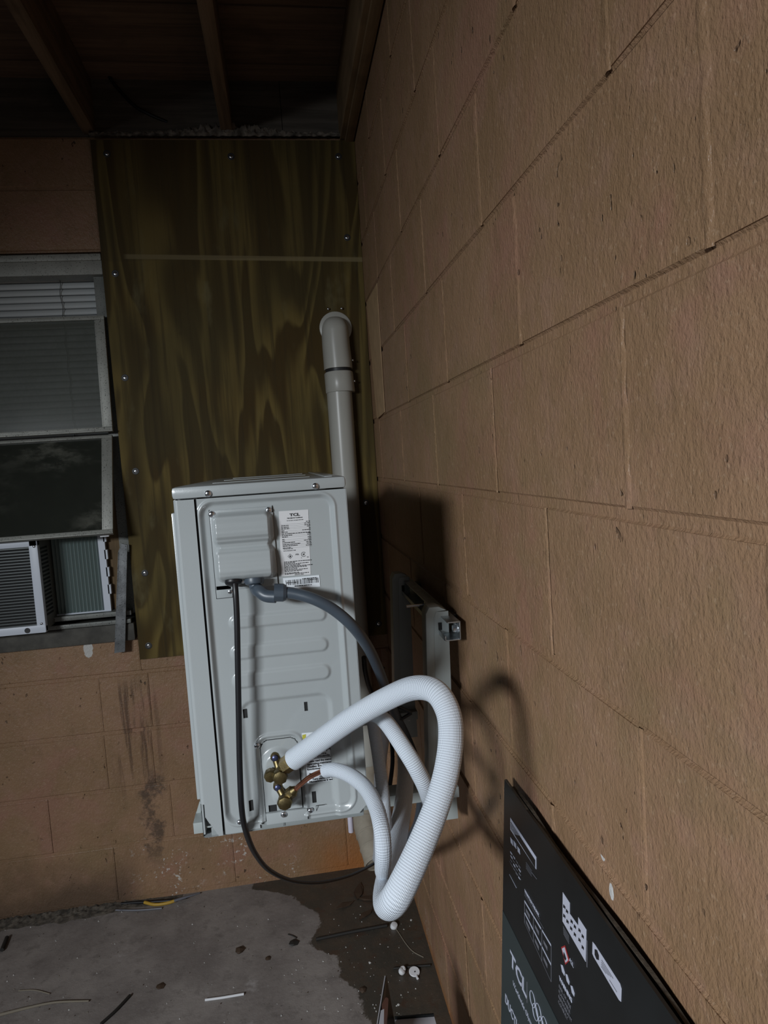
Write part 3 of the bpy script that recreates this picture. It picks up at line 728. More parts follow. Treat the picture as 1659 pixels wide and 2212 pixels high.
mb.prism([(cx, cy, cz + .0022), (cx - .0012, cy, cz + .0002), (cx - .0015, cy, cz - .0012), (cx, cy, cz - .0019), (cx + .0015, cy, cz - .0012), (cx + .0012, cy, cz + .0002)], (0, .0002, 0))
cx, cy, cz = lp(.70, .672)
for i in range(20):
    a0 = math.radians(35 + i * 14.5); a1 = math.radians(35 + (i + 1) * 14.5)
    mb.prism([(cx + math.cos(a0) * .0039, cy, cz + math.sin(a0) * .0039), (cx + math.cos(a1) * .0039, cy, cz + math.sin(a1) * .0039), (cx + math.cos(a1) * .0031, cy, cz + math.sin(a1) * .0031), (cx + math.cos(a0) * .0031, cy, cz + math.sin(a0) * .0031)], (0, .0002, 0))
put('certification_mark', mb, M['ink'], lab); lettering('SP', .0042 * KS, (cx, cy, cz - .0013), RT, UP, M['ink'], lab, align='CENTER', bold=.00012, width=.9)
bar = panel_rect('barcode_sticker', [(611, 1250), (690, 1243), (692, 1268), (614, 1275)], M['wlabel'], .0008, ac)
mb = MB(); bxa, bza = F(617, 1272); bxb, bzb = F(689, 1245); x = bxa + .001
while x < bxb - .0015:
    w = rnd.choice((.0004, .0004, .0008, .0012)); mb.box((x, Y0 + .0041, bza + .0045), (x + w, Y0 + .0043, bza + .0125)); x += w + rnd.choice((.0004, .0006, .0011))
put('bars', mb, M['ink'], bar)
mb = MB(); inkrow(mb, bxb - .026, bxb - .003, bzb - .0022, .0014, Y0 + .0041); inkrow(mb, bxb - .018, bxb - .003, bzb - .0046, .0012, Y0 + .0041); inkrow(mb, bxa + .002, bxa + .020, bzb - .0066, .0014, Y0 + .0041); inkrow(mb, bxa + .014, bxb - .012, bza + .0022, .0015, Y0 + .0041); put('small_print', mb, M['ink'], bar)

# --- warning label (low on the panel)
YW2 = Y0 + .0086 - .0009
mb = MB(); P = [(F(a, b)[0], YW2 + .0002, F(a, b)[1]) for a, b in [(652, 1588), (741, 1580), (746, 1688), (662, 1697)]]; mb.prism(P, (0, .0003, 0)); wl = put('warning_label', mb, M['wlabel'], ac); wl['label'] = 'white refrigerant warning sticker'
def wp(px, py): x, z = F(px, py); return (x, YW2, z)
TILT = (1, 0, .012)
lettering('R32', .0150 * KS, wp(705, 1614), RT, UP, M['ink'], wl); lettering('A2L', .0150 * KS, wp(705, 1627), RT, UP, M['ink'], wl)
for s_, px, py, sz_ in (("Risk Of Fire", 672, 1637, .0058), ("Risque d'incendie", 665, 1643, .0058), ('Please read the manual before installation,', 664, 1652, .0050), ('operating,maintenance', 664, 1658, .0056), ('Veuillez lire le manuel', 664, 1664, .0056), ('fonctionnement,entretien', 664, 1669, .0052), ('OR', 691, 1684, .0050), ('Turn on/off the valve as shown', 675, 1690, .0052), ('Allumez/eteignez la vanne comme indique', 668, 1696, .0045)):
    lettering(s_, sz_ * KS, wp(px, py), RT, UP, M['ink'], wl, bold=.00012, name='lettering')
mb = MB(); q = wp(664, 1645); q2 = wp(742, 1639); mb.box((q[0], YW2 - .0001, q[2] - .0003), (q2[0], YW2 + .0002, q[2] + .0003))
x, _, z = wp(675, 1678)
for sgn in (-1, 1):
    for k in range(4): pass
    mb.prism([(x, YW2, z + .002), (x + sgn * .0045, YW2, z + .0031), (x + sgn * .0045, YW2, z - .0030), (x, YW2, z - .0045)], (0, .0002, 0))
put('rule_and_book_mark', mb, M['ink'], wl)
mb = MB(); P = [(F(a, b)[0], Y0 + .0088 - .0012, F(a, b)[1]) for a, b in [(653, 1592), (661, 1590), (661, 1600), (654, 1602)]]; mb.prism(P, (0, .0003, 0)); put('yellow_corner', mb, M['yel'], wl)

# --- valve plate and service valves
YV = Y0 + .0075
c1 = F(600, 1655); c2 = F(622, 1715)
def plate_h(x, z):
    d1 = math.hypot(x - c1[0], z - c1[1]) - .0235; d2 = math.hypot(x - c2[0], z - c2[1]) - .0205
    k = .016; hh_ = max(0, min(1, .5 + .5 * (d2 - d1) / k)); d = d2 * (1 - hh_) + d1 * hh_ - k * hh_ * (1 - hh_)
    return .0085 * ss(d, .012)
sq = F(589, 1751)
vp = hfield('valve_plate', VP[0] + .0012, VP[1] - .0012, ZBt + .018, VP[3] - .0014, .0012, plate_h, M['acwhite'], ac, lambda x, z: sd(x, z, VP[0] + .001, VP[1] - .001, VP[2] - .2, VP[3] - .001, .015) < 0 and not (abs(x - sq[0]) < .0066 and abs(z - sq[1]) < .0060), yb=YV)
put('lower_strip', MB().box((VP[0] + .001, Y0 + .003, ZBt - .001), (VP[1] + .006, Y0 + .010, ZBt + .0172)), M['acwhite'], vp, bevel=.001)
x, z = F(613, 1761); screw((x, Y0 + .003, z), (0, -1, 0), ac, .0052)
def Vp(px, py, out): return oy(px, py, YV - out * KS)
def valve(name, body, ear, nut0, nut1, cap2, rcap, rn):
    v = thing(name, '', 'valve', body); del v['label'], v['category']; v.parent = ac; v.location = body - ac.location
    O = Vector(body)
    def pp(n_, mb, mt='brass', sm=40): return put(n_, mb, M[mt], v, sm)
    mb = MB(); mb.cyl(O + Vector((0, .030, 0)), O + Vector((0, -.004, 0)), rcap * .72, n=20); mb.tube([O + Vector((0, .006, 0)), (O + Vector(ear)) / 2 + Vector((0, .004, 0)), Vector(ear) + Vector((0, .006, 0))], [rcap * .62, rcap * .5, rcap * .55], 14, .003); pp('body', mb)
    mb = MB(); mb.lathe(O + Vector((0, -.003, 0)), (0, -1, 0), [(rcap * .95, 0), (rcap * 1.06, .002), (rcap * 1.06, .009), (rcap * .92, .012), (rcap * .55, .0135)], 8); mb.lathe(O + Vector((0, -.013, 0)), (0, -1, 0), [(rcap * .5, 0), (rcap * .46, .002), (rcap * .3, .0026)], 16); pp('stem_cap', mb, sm=25)
    E_ = Vector(ear); mb = MB(); mb.lathe(E_ + Vector((0, .010, 0)), (0, -1, 0), [(.0074, 0), (.0074, .008), (.0064, .010)], 18); pp('mounting_ear', mb)
    mb = MB(); mb.lathe(E_, (0, -1, 0), [(.005, 0), (.005, .003), (.0036, .0042), (.001, .0046)], 16); pp('ear_screw', mb, 'bluescrew')
    a, b = Vector(nut0), Vector(nut1); d = (b - a)
    mb = MB(); mb.cyl(O, a, rn * .7, n=16); mb.cyl(a, a + d * .62, rn, n=6, ph=.4); mb.cyl(a + d * .62, b, rn * .86, rn * .55, 18); pp('flare_nut', mb, sm=30)
    if cap2 is not None:
        c = Vector(cap2); dd = (c - O).normalized(); mb = MB(); mb.cyl(O, c - dd * .006, .0055, n=14); mb.cyl(c - dd * .011, c - dd * .008, .0085, n=14); mb.lathe(c + Vector((0, .009, 0)), (0, -1, 0), [(.0092, 0), (.0098, .003), (.0098, .012), (.0083, .0145), (.0035, .0152)], 8); pp('service_cap', mb, sm=25)
    return v
valve('gas_valve', Vp(605, 1672, .026), Vp(594, 1637, .012), Vp(614, 1655, .030), Vp(640, 1637, .040), Vp(584, 1676, .026), .0112, .0132)
valve('liquid_valve', Vp(615, 1727, .026), Vp(600, 1701, .012), Vp(624, 1716, .030), Vp(639, 1704, .036), None, .0112, .0092)

# ================================================================== pipes, cables
def P3(px, py, y): return oy(px, py, y)
def PH(px, py, y): return oy(px, py, y - .15 * min(1, max(0, (-y - .3) / .8)))
# big insulated line
hs = thing('thick_insulated_hose', 'thick white woven insulation hose looping from upper brass valve', 'hose', PH(845, 1960, -1.47))
tp = [(634, 1641, -1.243), (655, 1626, -1.255), (690, 1601, -1.275), (760, 1552, -1.31), (838, 1508, -1.345), (895, 1486, -1.38), (940, 1494, -1.41), (967, 1535, -1.43), (974, 1590, -1.445), (965, 1665, -1.46), (942, 1745, -1.475), (908, 1830, -1.49), (872, 1908, -1.50), (850, 1946, -1.495), (836, 1951, -1.46), (834, 1915, -1.39), (846, 1860, -1.30), (862, 1790, -1.18), (873, 1720, -1.07), (876, 1650, -.97), (868, 1590, -.88), (850, 1565, -.80), (832, 1580, -.70), (822, 1650, -.58), (818, 1760, -.42), (816, 1850, -.30), (806, 1830, -.24)]
rr = [.0160] * len(tp); rr[11] = .0168; rr[12] = .0176; rr[13] = .0178; rr[14] = .0172
mb = MB().tube([PH(*q) for q in tp], rr, 28, .004, caps=False); put('sleeve', mb, M['hose'], hs, 80)
a, b = PH(*tp[0]), PH(*tp[1]); d = (b - a).normalized(); put('foam_end', MB().cyl(a + d * .001, a + d * .004, .0155, n=28), M['foam'], hs)
put('copper_pipe', MB().cyl(Vp(636, 1640, .038), a + d * .006, .0062, n=14), M['copper'], hs, 40)
# thin insulated line
ht = thing('thin_insulated_hose', 'thin white woven insulation hose with bare copper end at lower brass valve', 'hose', PH(828, 1890, -1.40))
tn = [(702, 1665, -1.262), (722, 1663, -1.275), (755, 1674, -1.30), (788, 1700, -1.335), (812, 1742, -1.375), (825, 1795, -1.41), (828, 1845, -1.42), (827, 1880, -1.40), (834, 1893, -1.35), (838, 1860, -1.28), (834, 1800, -1.21), (828, 1720, -1.15), (818, 1640, -1.12), (808, 1575, -1.12), (806, 1548, -1.16), (816, 1546, -1.23), (838, 1565, -1.29), (870, 1612, -1.33), (902, 1665, -1.345), (925, 1718, -1.33), (932, 1775, -1.24), (915, 1830, -1.05), (875, 1860, -.75), (835, 1870, -.45), (815, 1862, -.30)]
mb = MB().tube([PH(*q) for q in tn], [.0100, .0104] + [.0108] * 12 + [.0112, .0116, .012, .012, .012, .0118] + [.0112] * 5, 24, .004, caps=False); put('sleeve', mb, M['hose2'], ht, 80)
a, b = PH(*tn[0]), PH(*tn[1]); d = (b - a).normalized(); put('foam_end', MB().cyl(a + d * .001, a + d * .004, .0097, n=24), M['foam'], ht)
put('copper_pipe', MB().tube([Vp(637, 1706, .035), Vp(650, 1694, .042), Vp(667, 1680, .052), Vp(684, 1671, .064), a - d * .004, a + d * .01], .0038, 14, .003), M['copper'], ht, 60)
# third, older run of foam line seen behind
# slate conduit with elbow
cn = thing('slate_conduit', 'slate-grey flexible conduit curving from electrical cover down behind the hoses', 'conduit', PH(620, 1278, -1.25))
el_top = Vector((F(551, 1258)[0], Y0 - .016, bz0 - .002))
pe = [el_top, el_top + Vector((.002, -.004, -.012)), PH(560, 1277, -1.236), PH(575, 1287, -1.243), PH(596, 1289, -1.247)]
put('elbow', MB().tube(pe, [.0093, .0093, .0095, .0095, .0095], 20, .003), M['conduit'], cn, 60)
put('elbow_collar', MB().lathe(el_top + Vector((0, 0, .004)), (0, -.25, -1), [(.0145, 0), (.0148, .004), (.0137, .008), (.010, .010)], 22), M['conduit'], cn, 40)
a = PH(591, 1278, -1.247); b = PH(617, 1279, -1.247)
put('compression_nut', MB().cyl(PH(592, 1280, -1.247), PH(612, 1280, -1.247), .0134, n=12).cyl(PH(612, 1280, -1.247), PH(619, 1280, -1.247), .0134, .011, 12), M['conduit'], cn, 30)
pc = [(612, 1279, -1.247), (640, 1283, -1.25), (680, 1295, -1.255), (722, 1318, -1.255), (762, 1353, -1.25), (793, 1395, -1.22), (815, 1440, -1.17), (834, 1490, -1.10), (852, 1540, -1.03), (875, 1585, -.97), (895, 1635, -.93), (906, 1690, -.90), (908, 1735, -.86), (895, 1790, -.76), (858, 1845, -.55), (818, 1860, -.31)]
put('flexible_tube', MB().tube([PH(*q) for q in pc], .0087, 18, .005), M['conduit'], cn, 60)
# black power cord
ck = thing('black_power_cord', 'black rubber power cord hanging from grommet and sagging to the pipe mouth', 'cord', PH(640, 1905, -.8))
pk = [(507, 1256, -1.222), (509, 1280, -1.228), (512, 1340, -1.229), (514, 1450, -1.227), (516, 1560, -1.226), (518, 1660, -1.226), (522, 1745, -1.225), (531, 1795, -1.20), (552, 1845, -1.10), (585, 1882, -.97), (635, 1903, -.82), (695, 1905, -.66), (755, 1891, -.48), (800, 1870, -.32), (820, 1858, -.26)]
put('cord', MB().tube([PH(*q) for q in pk], .0046, 12, .006), M['rubber'], ck, 60)
# second black cable behind the hoses with its clip
bk = thing('black_cable_loop', 'thin black cable loop behind the white hoses beside the unit', 'cable', PH(850, 1650, -.9))
pb = [(786, 1420, -.95), (789, 1450, -.93), (800, 1490, -.88), (822, 1530, -.80), (842, 1580, -.76), (848, 1640, -.78), (842, 1700, -.80)]
put('cable', MB().tube([PH(*q) for q in pb], .0050, 10, .008), M['rubber'], bk, 60)
cl = thing('black_strap_clip', 'small black triangular strap clip hanging behind the thick hose', 'clip', PH(868, 1545, -1.0))
tri = [PH(852, 1522, -1.02), PH(889, 1540, -1.02), PH(866, 1554, -1.02)]
mb = MB()
for i in range(3): mb.tube([tri[i], (tri[i] + tri[(i + 1) % 3]) / 2, tri[(i + 1) % 3]], .0034, 8, .004)
put('clip_frame', mb, M['rubber'], cl, 50)

# ================================================================== wall bracket
br = thing('wall_bracket', 'pale grey steel wall bracket with galvanised rail carrying the outdoor unit', 'bracket', (-.02, -.72, .72))
YP, YP2 = -1.11, -.69; YR = -1.165
xr1 = oy(995, 1362, YR).x; xr0 = oy(962, 1383, YR).x; RZ0 = oy(980, 1384, YR).z; RZ1 = oy(995, 1342, YR).z
mb = MB(); t = .002; y0r, y1r = YR, -.62
mb.box((xr1 - t, y0r, RZ0), (xr1, y1r, RZ1)); mb.box((xr0, y0r, RZ0), (xr1, y1r, RZ0 + t)); mb.box((xr0 + .006, y0r, RZ1 - t), (xr1, y1r, RZ1)); mb.box((xr0, y0r, RZ0), (xr0 + t, y1r, RZ0 + .010))
rail = put('rail', mb, M['galv'], br, bevel=.0004)
zr = (RZ0 + RZ1) / 2
def bolt(y, z, parent):
    mb = MB(); mb.lathe((xr1 - t, y, z), (-1, 0, 0), [(.0105, 0), (.0105, .002), (.005, .0022)], 20); mb.cyl((xr1 - t - .002, y, z), (xr1 - t - .0085, y, z), .0075, n=6); put('bolt', mb, M['zinc'], parent, 30)
bolt(-1.145, zr, rail); bolt(-.66, zr, rail)
for ys in (-1.06, -.70): put('spacer_block', MB().box((xr1, ys - .02, RZ0 + .006), (-.0035, ys + .02, RZ1 - .006)), M['rubber'], br, bevel=.001)
mb = MB(); ys = -.93; mb.cyl((xr1, ys, zr + .004), (xr1 - .062, ys, zr + .004), .0030, n=10); mb.cyl((xr1 - .002, ys, zr + .004), (xr1 - .02, ys, zr + .004), .0085, n=6); put('threaded_stud', mb, M['zinc'], rail, 30)
def bx_(px, py): return oy(px, py, YP).x
pzt = oy(935, 1312, YP).z; pzb = oy(990, 1768, YP).z; pzs = oy(940, 1345, YP).z
pxa, pxb = bx_(943, 1420), bx_(970, 1345); pxc = bx_(990, 1766); pxl = bx_(926, 1420); pxm = bx_(942, 1720)
def post(yp):
    def pt(x, z): return (x, yp, z)
    face = [pt(pxb, pzt - .010), pt(pxa + .004, pzt - .010), pt(pxa, pzt - .020), pt(pxm, pzb), pt(pxc, pzb), pt(pxc - .002, pzb + .12)]
    p = put('post', MB().prism(face, (0, .0025, 0)), M['bracket'], br, bevel=.0008)
    put('post_flange', MB().prism([pt(pxa + .010, pzt), pt(pxl + .007, pzt), pt(pxl, pzt - .012), pt(bx_(925, 1720), pzb), pt(pxm, pzb), pt(pxa, pzt - .020), pt(pxa + .004, pzt - .010), pt(pxb - .004, pzt - .008)], (0, .042, 0)), M['bracket'], p, bevel=.0008)
    q = oy(951, 1352, YP); put('hook_slot', MB().box((q.x - .004, yp - .0012, q.z - .008), (q.x + .003, yp + .001, q.z + .007)), M['dark'], p)
    ax = oy(421, 1778, YP).x; z1 = oy(421, 1767, YP).z; z0 = oy(421, 1790, YP).z
    a = put('arm', MB().box((ax, yp - .02, z0), (pxc, yp + .025, z1)), M['bracket'], br, bevel=.0006)
    put('end_lip', MB().prism([(ax + .001, yp + .018, z1), (ax + .009, yp + .018, z1 + .022), (ax + .014, yp + .018, z1 + .022), (ax + .010, yp + .018, z1)], (0, .006, 0)), M['bracket'], a)
    for xx in (XL + .075, XR - .045):
        put('rubber_pad', MB().lathe((xx, yp, z1), (0, 0, 1), [(.018, 0), (.018, .02), (.013, .03), (.013, .04), (.016, ZBt - .024 - z1)], 18), M['rubber'], a, 40)
    mb = MB(); mb.lathe(((pxm + pxc) / 2, yp - .0002, pzb + .055), (0, -1, 0), [(.008, 0), (.008, .004), (.0035, .005)], 16); put('bolt', mb, M['galv'], p, 40)
    return p
post(YP); post(YP2)

# ================================================================== window
wn = thing('window_1', 'old speckled aluminium awning window with blinds behind grey glass', 'window', (-1.5, .02, WZ0)); wn['kind'] = 'structure'
put('frame_head', MB().box((WX0, -.012, 2.170), (-.868, .05, 2.222)).box((WX0, -.018, 2.214), (-.868, .05, 2.236)), M['alu'], wn, bevel=.003)
put('frame_jamb', MB().box((-.905, .012, 1.03), (-.868, .06, 2.17)), M['alud'], wn, bevel=.002)
put('frame_jamb', MB().box((WX0, .012, 1.03), (WX0 + .04, .06, 2.17)), M['alud'], wn, bevel=.002)
put('frame_sill', MB().box((WX0, -.020, 1.030), (-.88, .06, 1.046)).box((WX0, -.035, 1.006), (-.88, -.018, 1.020)), M['alud'], wn, bevel=.002)
put('stone_sill', MB().box((WX0, -.030, WZ0 - .028), (-.872, .19, 1.004)), M['sill'], wn, bevel=.006)
# blind
bl = thing('window_blind', 'pale horizontal slat blind hanging behind the grey window glass', 'blind', (-1.5, .09, 1.6))
nz_ = 0; z = 2.185
SL = MB(); L0, L1 = -2.15, -.905
SLm = None
while z > 1.62:
    if SLm is None:
        vs = []; n = 4
        for x in (L0, L1):
            for side in (0, .0006):
                for i in range(n + 1):
                    t = i / n - .5; vs.append((x, t * .010, t * .0225 + .002 * (1 - 4 * t * t) * 0 - side)); 
        vs = []
        for x in (L0, L1):
            for i in range(n + 1):
                t = i / n - .5; vs.append((x, -.0045 * (1 - 4 * t * t) + t * .008, t * .0235))
        for x in (L0, L1):
            for i in range(n + 1):
                t = i / n - .5; vs.append((x, -.0045 * (1 - 4 * t * t) + t * .008 + .0008, t * .0235))
        m_ = n + 1; fs = []
        for i in range(n): fs += [(i, i + 1, m_ + i + 1, m_ + i), (2 * m_ + i, 3 * m_ + i, 3 * m_ + i + 1, 2 * m_ + i + 1)]
        fs += [(0, m_, 3 * m_, 2 * m_), (n, 2 * m_ + n, 3 * m_ + n, m_ + n)]
        SLm = MB().add(vs, fs).mesh('slat', M['slat']); SLm.shade_smooth()
    o = bpy.data.objects.new('slat', SLm); COL.objects.link(o); o.parent = bl; o.location = Vector((0, .085, z)) - bl.location
    o.rotation_euler = (math.radians(random.uniform(-3, 3)), 0, 0); z -= .0222
cxs = oy(131, 640, .07).x
put('ladder_cord', MB().tube([(cxs + .0025 * math.sin(i * 1.7), .073 + .001 * (i % 2), 2.19 - .0222 * i) for i in range(26)], .0012, 6, .006), M['cordm'], bl)
put('head_rail', MB().box((L0, .065, 2.185), (L1, .105, 2.215)), M['slat'], bl, bevel=.002)
def sash(name, pt0, pt1, x1, stile, glassmat, metal, rail0, rail1):
    """awning sash between a top edge (y,z) and a bottom edge (y,z), hinged at the top"""
    root = thing(name, '', 'sash', (-1.5, pt0[0], pt0[1])); del root['label'], root['category']; root.parent = wn; root.location = Vector((-1.5, pt0[0], pt0[1])) - wn.location
    a = Vector((0, pt0[0], pt0[1])); b = Vector((0, pt1[0], pt1[1])); d = (b - a).normalized(); L = (b - a).length; nr = Vector((0, d.z, -d.y))
    if nr.y > 0: nr = -nr
    def q(x, s, t): p = a + d * s + nr * t; return (x, p.y, p.z)
    def slab(n_, xa, xb, s0, s1, t0, t1, mat, bev=.0015):
        mb = MB().hexa([q(xa, s1, t0), q(xb, s1, t0), q(xb, s1, t1), q(xa, s1, t1), q(xa, s0, t0), q(xb, s0, t0), q(xb, s0, t1), q(xa, s0, t1)])
        o_ = put(n_, mb, mat, root, bevel=bev); 
        bm = bmesh.new(); bm.from_mesh(o_.data); bmesh.ops.recalc_face_normals(bm, faces=bm.faces); bm.to_mesh(o_.data); bm.free(); return o_
    x0 = WX0 + .03
    slab('top_rail', x0, x1, 0, rail0, -.002, .012, metal); slab('bottom_rail', x0, x1, L - rail1, L, -.002, .014, metal)
    slab('bottom_lip', x0, x1 + .002, L - .006, L, .012, .020, metal)
    slab('stile', x1 - stile, x1, rail0, L - rail1, -.002, .012, metal); slab('stile_bead', x1 - stile - .005, x1 - stile, rail0, L - rail1, -.002, .007, metal, .001)
    slab('stile', x0, x0 + stile, rail0, L - rail1, -.002, .012, metal)
    slab('pane', x0 + stile, x1 - stile, rail0, L - rail1, .001, .004, glassmat, 0)
    return root
sash('upper_sash', (-.004, 2.036), (-.035, 1.652), oy(226, 690, -.01).x, .028, M['gl1'], M['alu'], .014, .016)
sash('lower_sash', (-.018, 1.640), (-.130, 1.318), -.884, .030, M['gl2'], M['alu'], .010, .016)
put('white_clip', MB().box((oy(217, 1158, -.115).x, -.120, oy(217, 1160, -.115).z), (oy(236, 1158, -.115).x, -.105, oy(236, 1154, -.115).z)), M['white'], wn)
# pine stud beside the opening and the loose aluminium bar
st = put('wood_stud', MB().box((-.985, .030, 1.046), (-.906, .068, 1.60)), M['stud'], None, bevel=.002); tag(recentre(st), 'bare pine stud standing in the window gap beside pleated panel', 'stud')
ba = [P3(258, 1175, -.045), P3(275, 1177, -.045), P3(270, 1408, -.045), P3(247, 1411, -.045)]; ba[0] = P3(255, 1192, -.045); ba.insert(1, P3(262, 1174, -.045))
lb = thing('loose_metal_bar', 'tarnished grey aluminium bar hanging loose at window corner', 'metal bar', P3(258, 1410, -.045))
put('bar', MB().prism(ba, (0, .006, 0)), M['bar'], lb, bevel=.001)
put('bar_flange', MB().prism([P3(247, 1411, -.045), P3(250, 1411, -.045), P3(258, 1192, -.045), P3(255, 1192, -.045)], (0, .022, 0)), M['bar'], lb, bevel=.0005)

# ================================================================== window air conditioner
YA = -.108
def A(px, py, y=YA): return oy(px, py, y)
wx1 = (A(103, 1365).x + A(72, 1165).x) / 2 + .005; wz0 = A(60, 1368).z; wz1 = 1.322
wa = thing('window_air_conditioner', 'white framed window air conditioner with dark coil under lifted sash', 'air conditioner', (wx1 - .25, -.1, wz0))
wx0 = wx1 - .52
put('casing', MB().box((wx0, YA + .012, wz0 + .004), (wx1 - .004, .36, wz1)), M['wacg'], wa, bevel=.004)
bw = .027
for q0 in (wx1 - bw, wx0): put('frame_upright', MB().box((q0, YA - .006, wz0), (q0 + bw, YA + .014, wz1)), M['wacw'], wa, bevel=.003)
put('frame_bottom', MB().box((wx0, YA - .007, wz0 - .002), (wx1, YA + .015, wz0 + .024)), M['wacw'], wa, bevel=.005)
put('frame_top', MB().box((wx0, YA - .006, wz1 - .024), (wx1, YA + .014, wz1)), M['wacw'], wa, bevel=.003)
put('coil_back', MB().box((wx0 + bw, YA + .008, wz0 + .02), (wx1 - bw, YA + .0115, wz1 - .02)), M['dark'], wa)
FIN = MB().box((wx0 + bw - .002, 0, -.0016), (wx1 - bw + .002, .010, .0016)).mesh('coil_fin', M['coil'])
z = wz0 + .026
while z < wz1 - .026:
    o = bpy.data.objects.new('coil_fin', FIN); COL.objects.link(o); o.parent = wa; o.location = Vector((0, YA - .002, z)) - wa.location; z += .0096
for a_, b_ in ((75, 1180), (91, 1346)):
    q = A(a_, b_); screw((q.x, YA - .007, q.z), (0, -1, 0), wa, .0042)
q = A(61, 1361); put('drain_plug', MB().cyl((q.x, YA - .0085, q.z), (q.x, YA - .006, q.z), .0085, n=20), M['black_steel'], wa)
# side louvres
LV = MB().hexa([(wx1 - .004, 0, -.002), (wx1 - .001, 0, -.002), (wx1 - .001, .075, .008), (wx1 - .004, .075, .008), (wx1 - .004, 0, .002), (wx1 - .001, 0, .002), (wx1 - .001, .075, .012), (wx1 - .004, .075, .012)]).mesh('louvre_slot', M['dark'])
LV = MB().box((wx1 - .0042, 0, -.0032), (wx1 - .0034, .062, .0032)).mesh('louvre_slot', M['dark'])
z = wz0 + .05
while z < wz1 - .03:
    o = bpy.data.objects.new('louvre_slot', LV); COL.objects.link(o); o.parent = wa; o.location = Vector((0, YA + .028, z)) - wa.location; z += .0128
# pleated side curtain and its white edge
pl = thing('pleated_side_panel', 'grey-green pleated side curtain with white notched edge beside window unit', 'panel', (wx1 + .06, .03, 1.05))
xa, xb = wx1 - .003, -.972; pz0, pz1 = 1.050, 1.325; npl = 13
for i in range(npl):
    x = xa + (xb - xa) * i / npl; w = (xb - xa) / npl
    mb = MB().prism([(x, .020, pz0), (x + w / 2, .008, pz0), (x + w, .020, pz0), (x + w / 2, .014, pz0)], (0, 0, pz1 - pz0)); put('pleat', mb, M['pleat'], pl)
mb = MB().box((xb, .006, pz0 - .004), (xb + .022, .022, pz1))
for zz in (1.105, 1.165, 1.225, 1.285): mb.box((xb + .018, .006, zz), (xb + .028, .020, zz + .032))
put('edge_strip', mb, M['wacw'], pl); put('bottom_strip', MB().box((xa, .006, pz0 - .006), (xb, .022, pz0)), M['wacw'], pl)

# ================================================================== roof cable
cb = [(232, 60, -.02), (224, 120, -.02), (236, 165, -.02), (258, 195, -.015), (290, 228, -.015), (325, 248, -.012), (362, 264, -.005)]
o = put('roof_cable', MB().tube([P3(a, b, y + .02) for a, b, y in cb], .0055, 8, .01), M['rubber'], None, 60); tag(recentre(o), 'black cable drooping from the roof boards onto wall top', 'cable')

# ================================================================== black carton against the right wall
CT = 1.0; CX = -.023; CS = .067
def cplane(px, py):
    d = ray(px, py); n = Vector((1, 0, -CS)); c0 = Vector((CX, 0, CT)); t = (c0 - CAM).dot(n) / d.dot(n); return CAM + d * t
CN = Vector((-1, 0, CS)).normalized()
yf = cplane(1088, 1800).y; yn = -2.35
ct = thing('black_carton', 'flattened black printed carton leaning against the right wall', 'carton', (CX - CS * CT, (yf + yn) / 2, 0))
def cpt(y, z, out=0.0): return Vector((CX - CS * (CT - z), y, z)) + CN * out
ztop = (cplane(1095, 1700).z + cplane(1380, 2085).z) / 2
front = [cpt(yf, .004), cpt(yn, .004), cpt(yn, ztop), cpt(yf - .16, ztop + .002), cpt(yf, ztop)]
put('front_sheet', MB().prism(front, CN * -.004), M['card'], ct)
put('front_edge', MB().prism([cpt(yf - .001, ztop, -.0005), cpt(yn, ztop, -.0005), cpt(yn, ztop + .0012, -.0005), cpt(yf - .001, ztop + .0012, -.0005)], CN * -.0035), M['kraft'], ct)
# rear layer, standing a little lower and apart
rear = []
n = 24
for i in range(n + 1):
    y = yf - .02 + (yn - yf) * i / n; gap = .005 + .006 * min(1, i / n * 1.6) + .001 * math.sin(i * 1.3); rear.append((y, ztop - .002 + .003 * math.sin(i * .9), gap))
mb = MB(); vs = []; 
for y, zt, gp in rear:
    x = min(cpt(y, zt, -gp).x, -.0075); vs += [(x, y, zt), (x + .0045, y, zt), (-.045, y, .01), (-.0405, y, .01)]
fs = []
for i in range(n):
    a = i * 4; b = a + 4; fs += [(a, b, b + 1, a + 1), (a, a + 2, b + 2, b), (a + 1, b + 1, b + 3, a + 3), (a + 2, a + 3, b + 3, b + 2)]
fs += [(0, 1, 3, 2), (n * 4, n * 4 + 2, n * 4 + 3, n * 4 + 1)]
put('rear_sheet', MB().add(vs, fs), M['kraft'], ct)
zband = (cplane(1092, 2012).z + cplane(1180, 2115).z) / 2
put('slate_band', MB().prism([cpt(yf - .0005, .004, .0001), cpt(yn, .004, .0001), cpt(yn, zband, .0001), cpt(yf - .0005, zband, .0001)], CN * .0003), M['cardg'], ct)
def cq(name, pts, mat, out=.0006, parent=None):
    P = [cplane(a, b) + CN * (out - .0003) for a, b in pts]; return put(name, MB().prism(P, CN * .0003), mat, parent or ct)
CR, CU = Vector((0, -1, 0)), Vector((CS, 0, 1)).normalized()
def ctext(s, px, py, size, mat='print', width=1.0, bold=0.0, up_to=None, out=.0007):
    return lettering(s, size, cplane(px, py) + CN * out, CR, CU, M[mat], ct, bold=bold, width=width)
def csz(px, pa, pb): return abs(cplane(px, pa).z - cplane(px, pb).z)
T0 = cplane(1104, 2080); T1 = cplane(1133, 2144)
ctext('TCL', 1103, 2079, .030, width=1.3, bold=.0009)
ctext('Worldwide Olympic Partner', 1109, 2127, .0108)
ctext('DUCTLESS', 1092, 2162, .0200, width=.9, bold=.0004)
cq('divider', [(1138.5, 2120), (1139.5, 2121), (1139.5, 2167), (1138.5, 2165)], M['printd'])
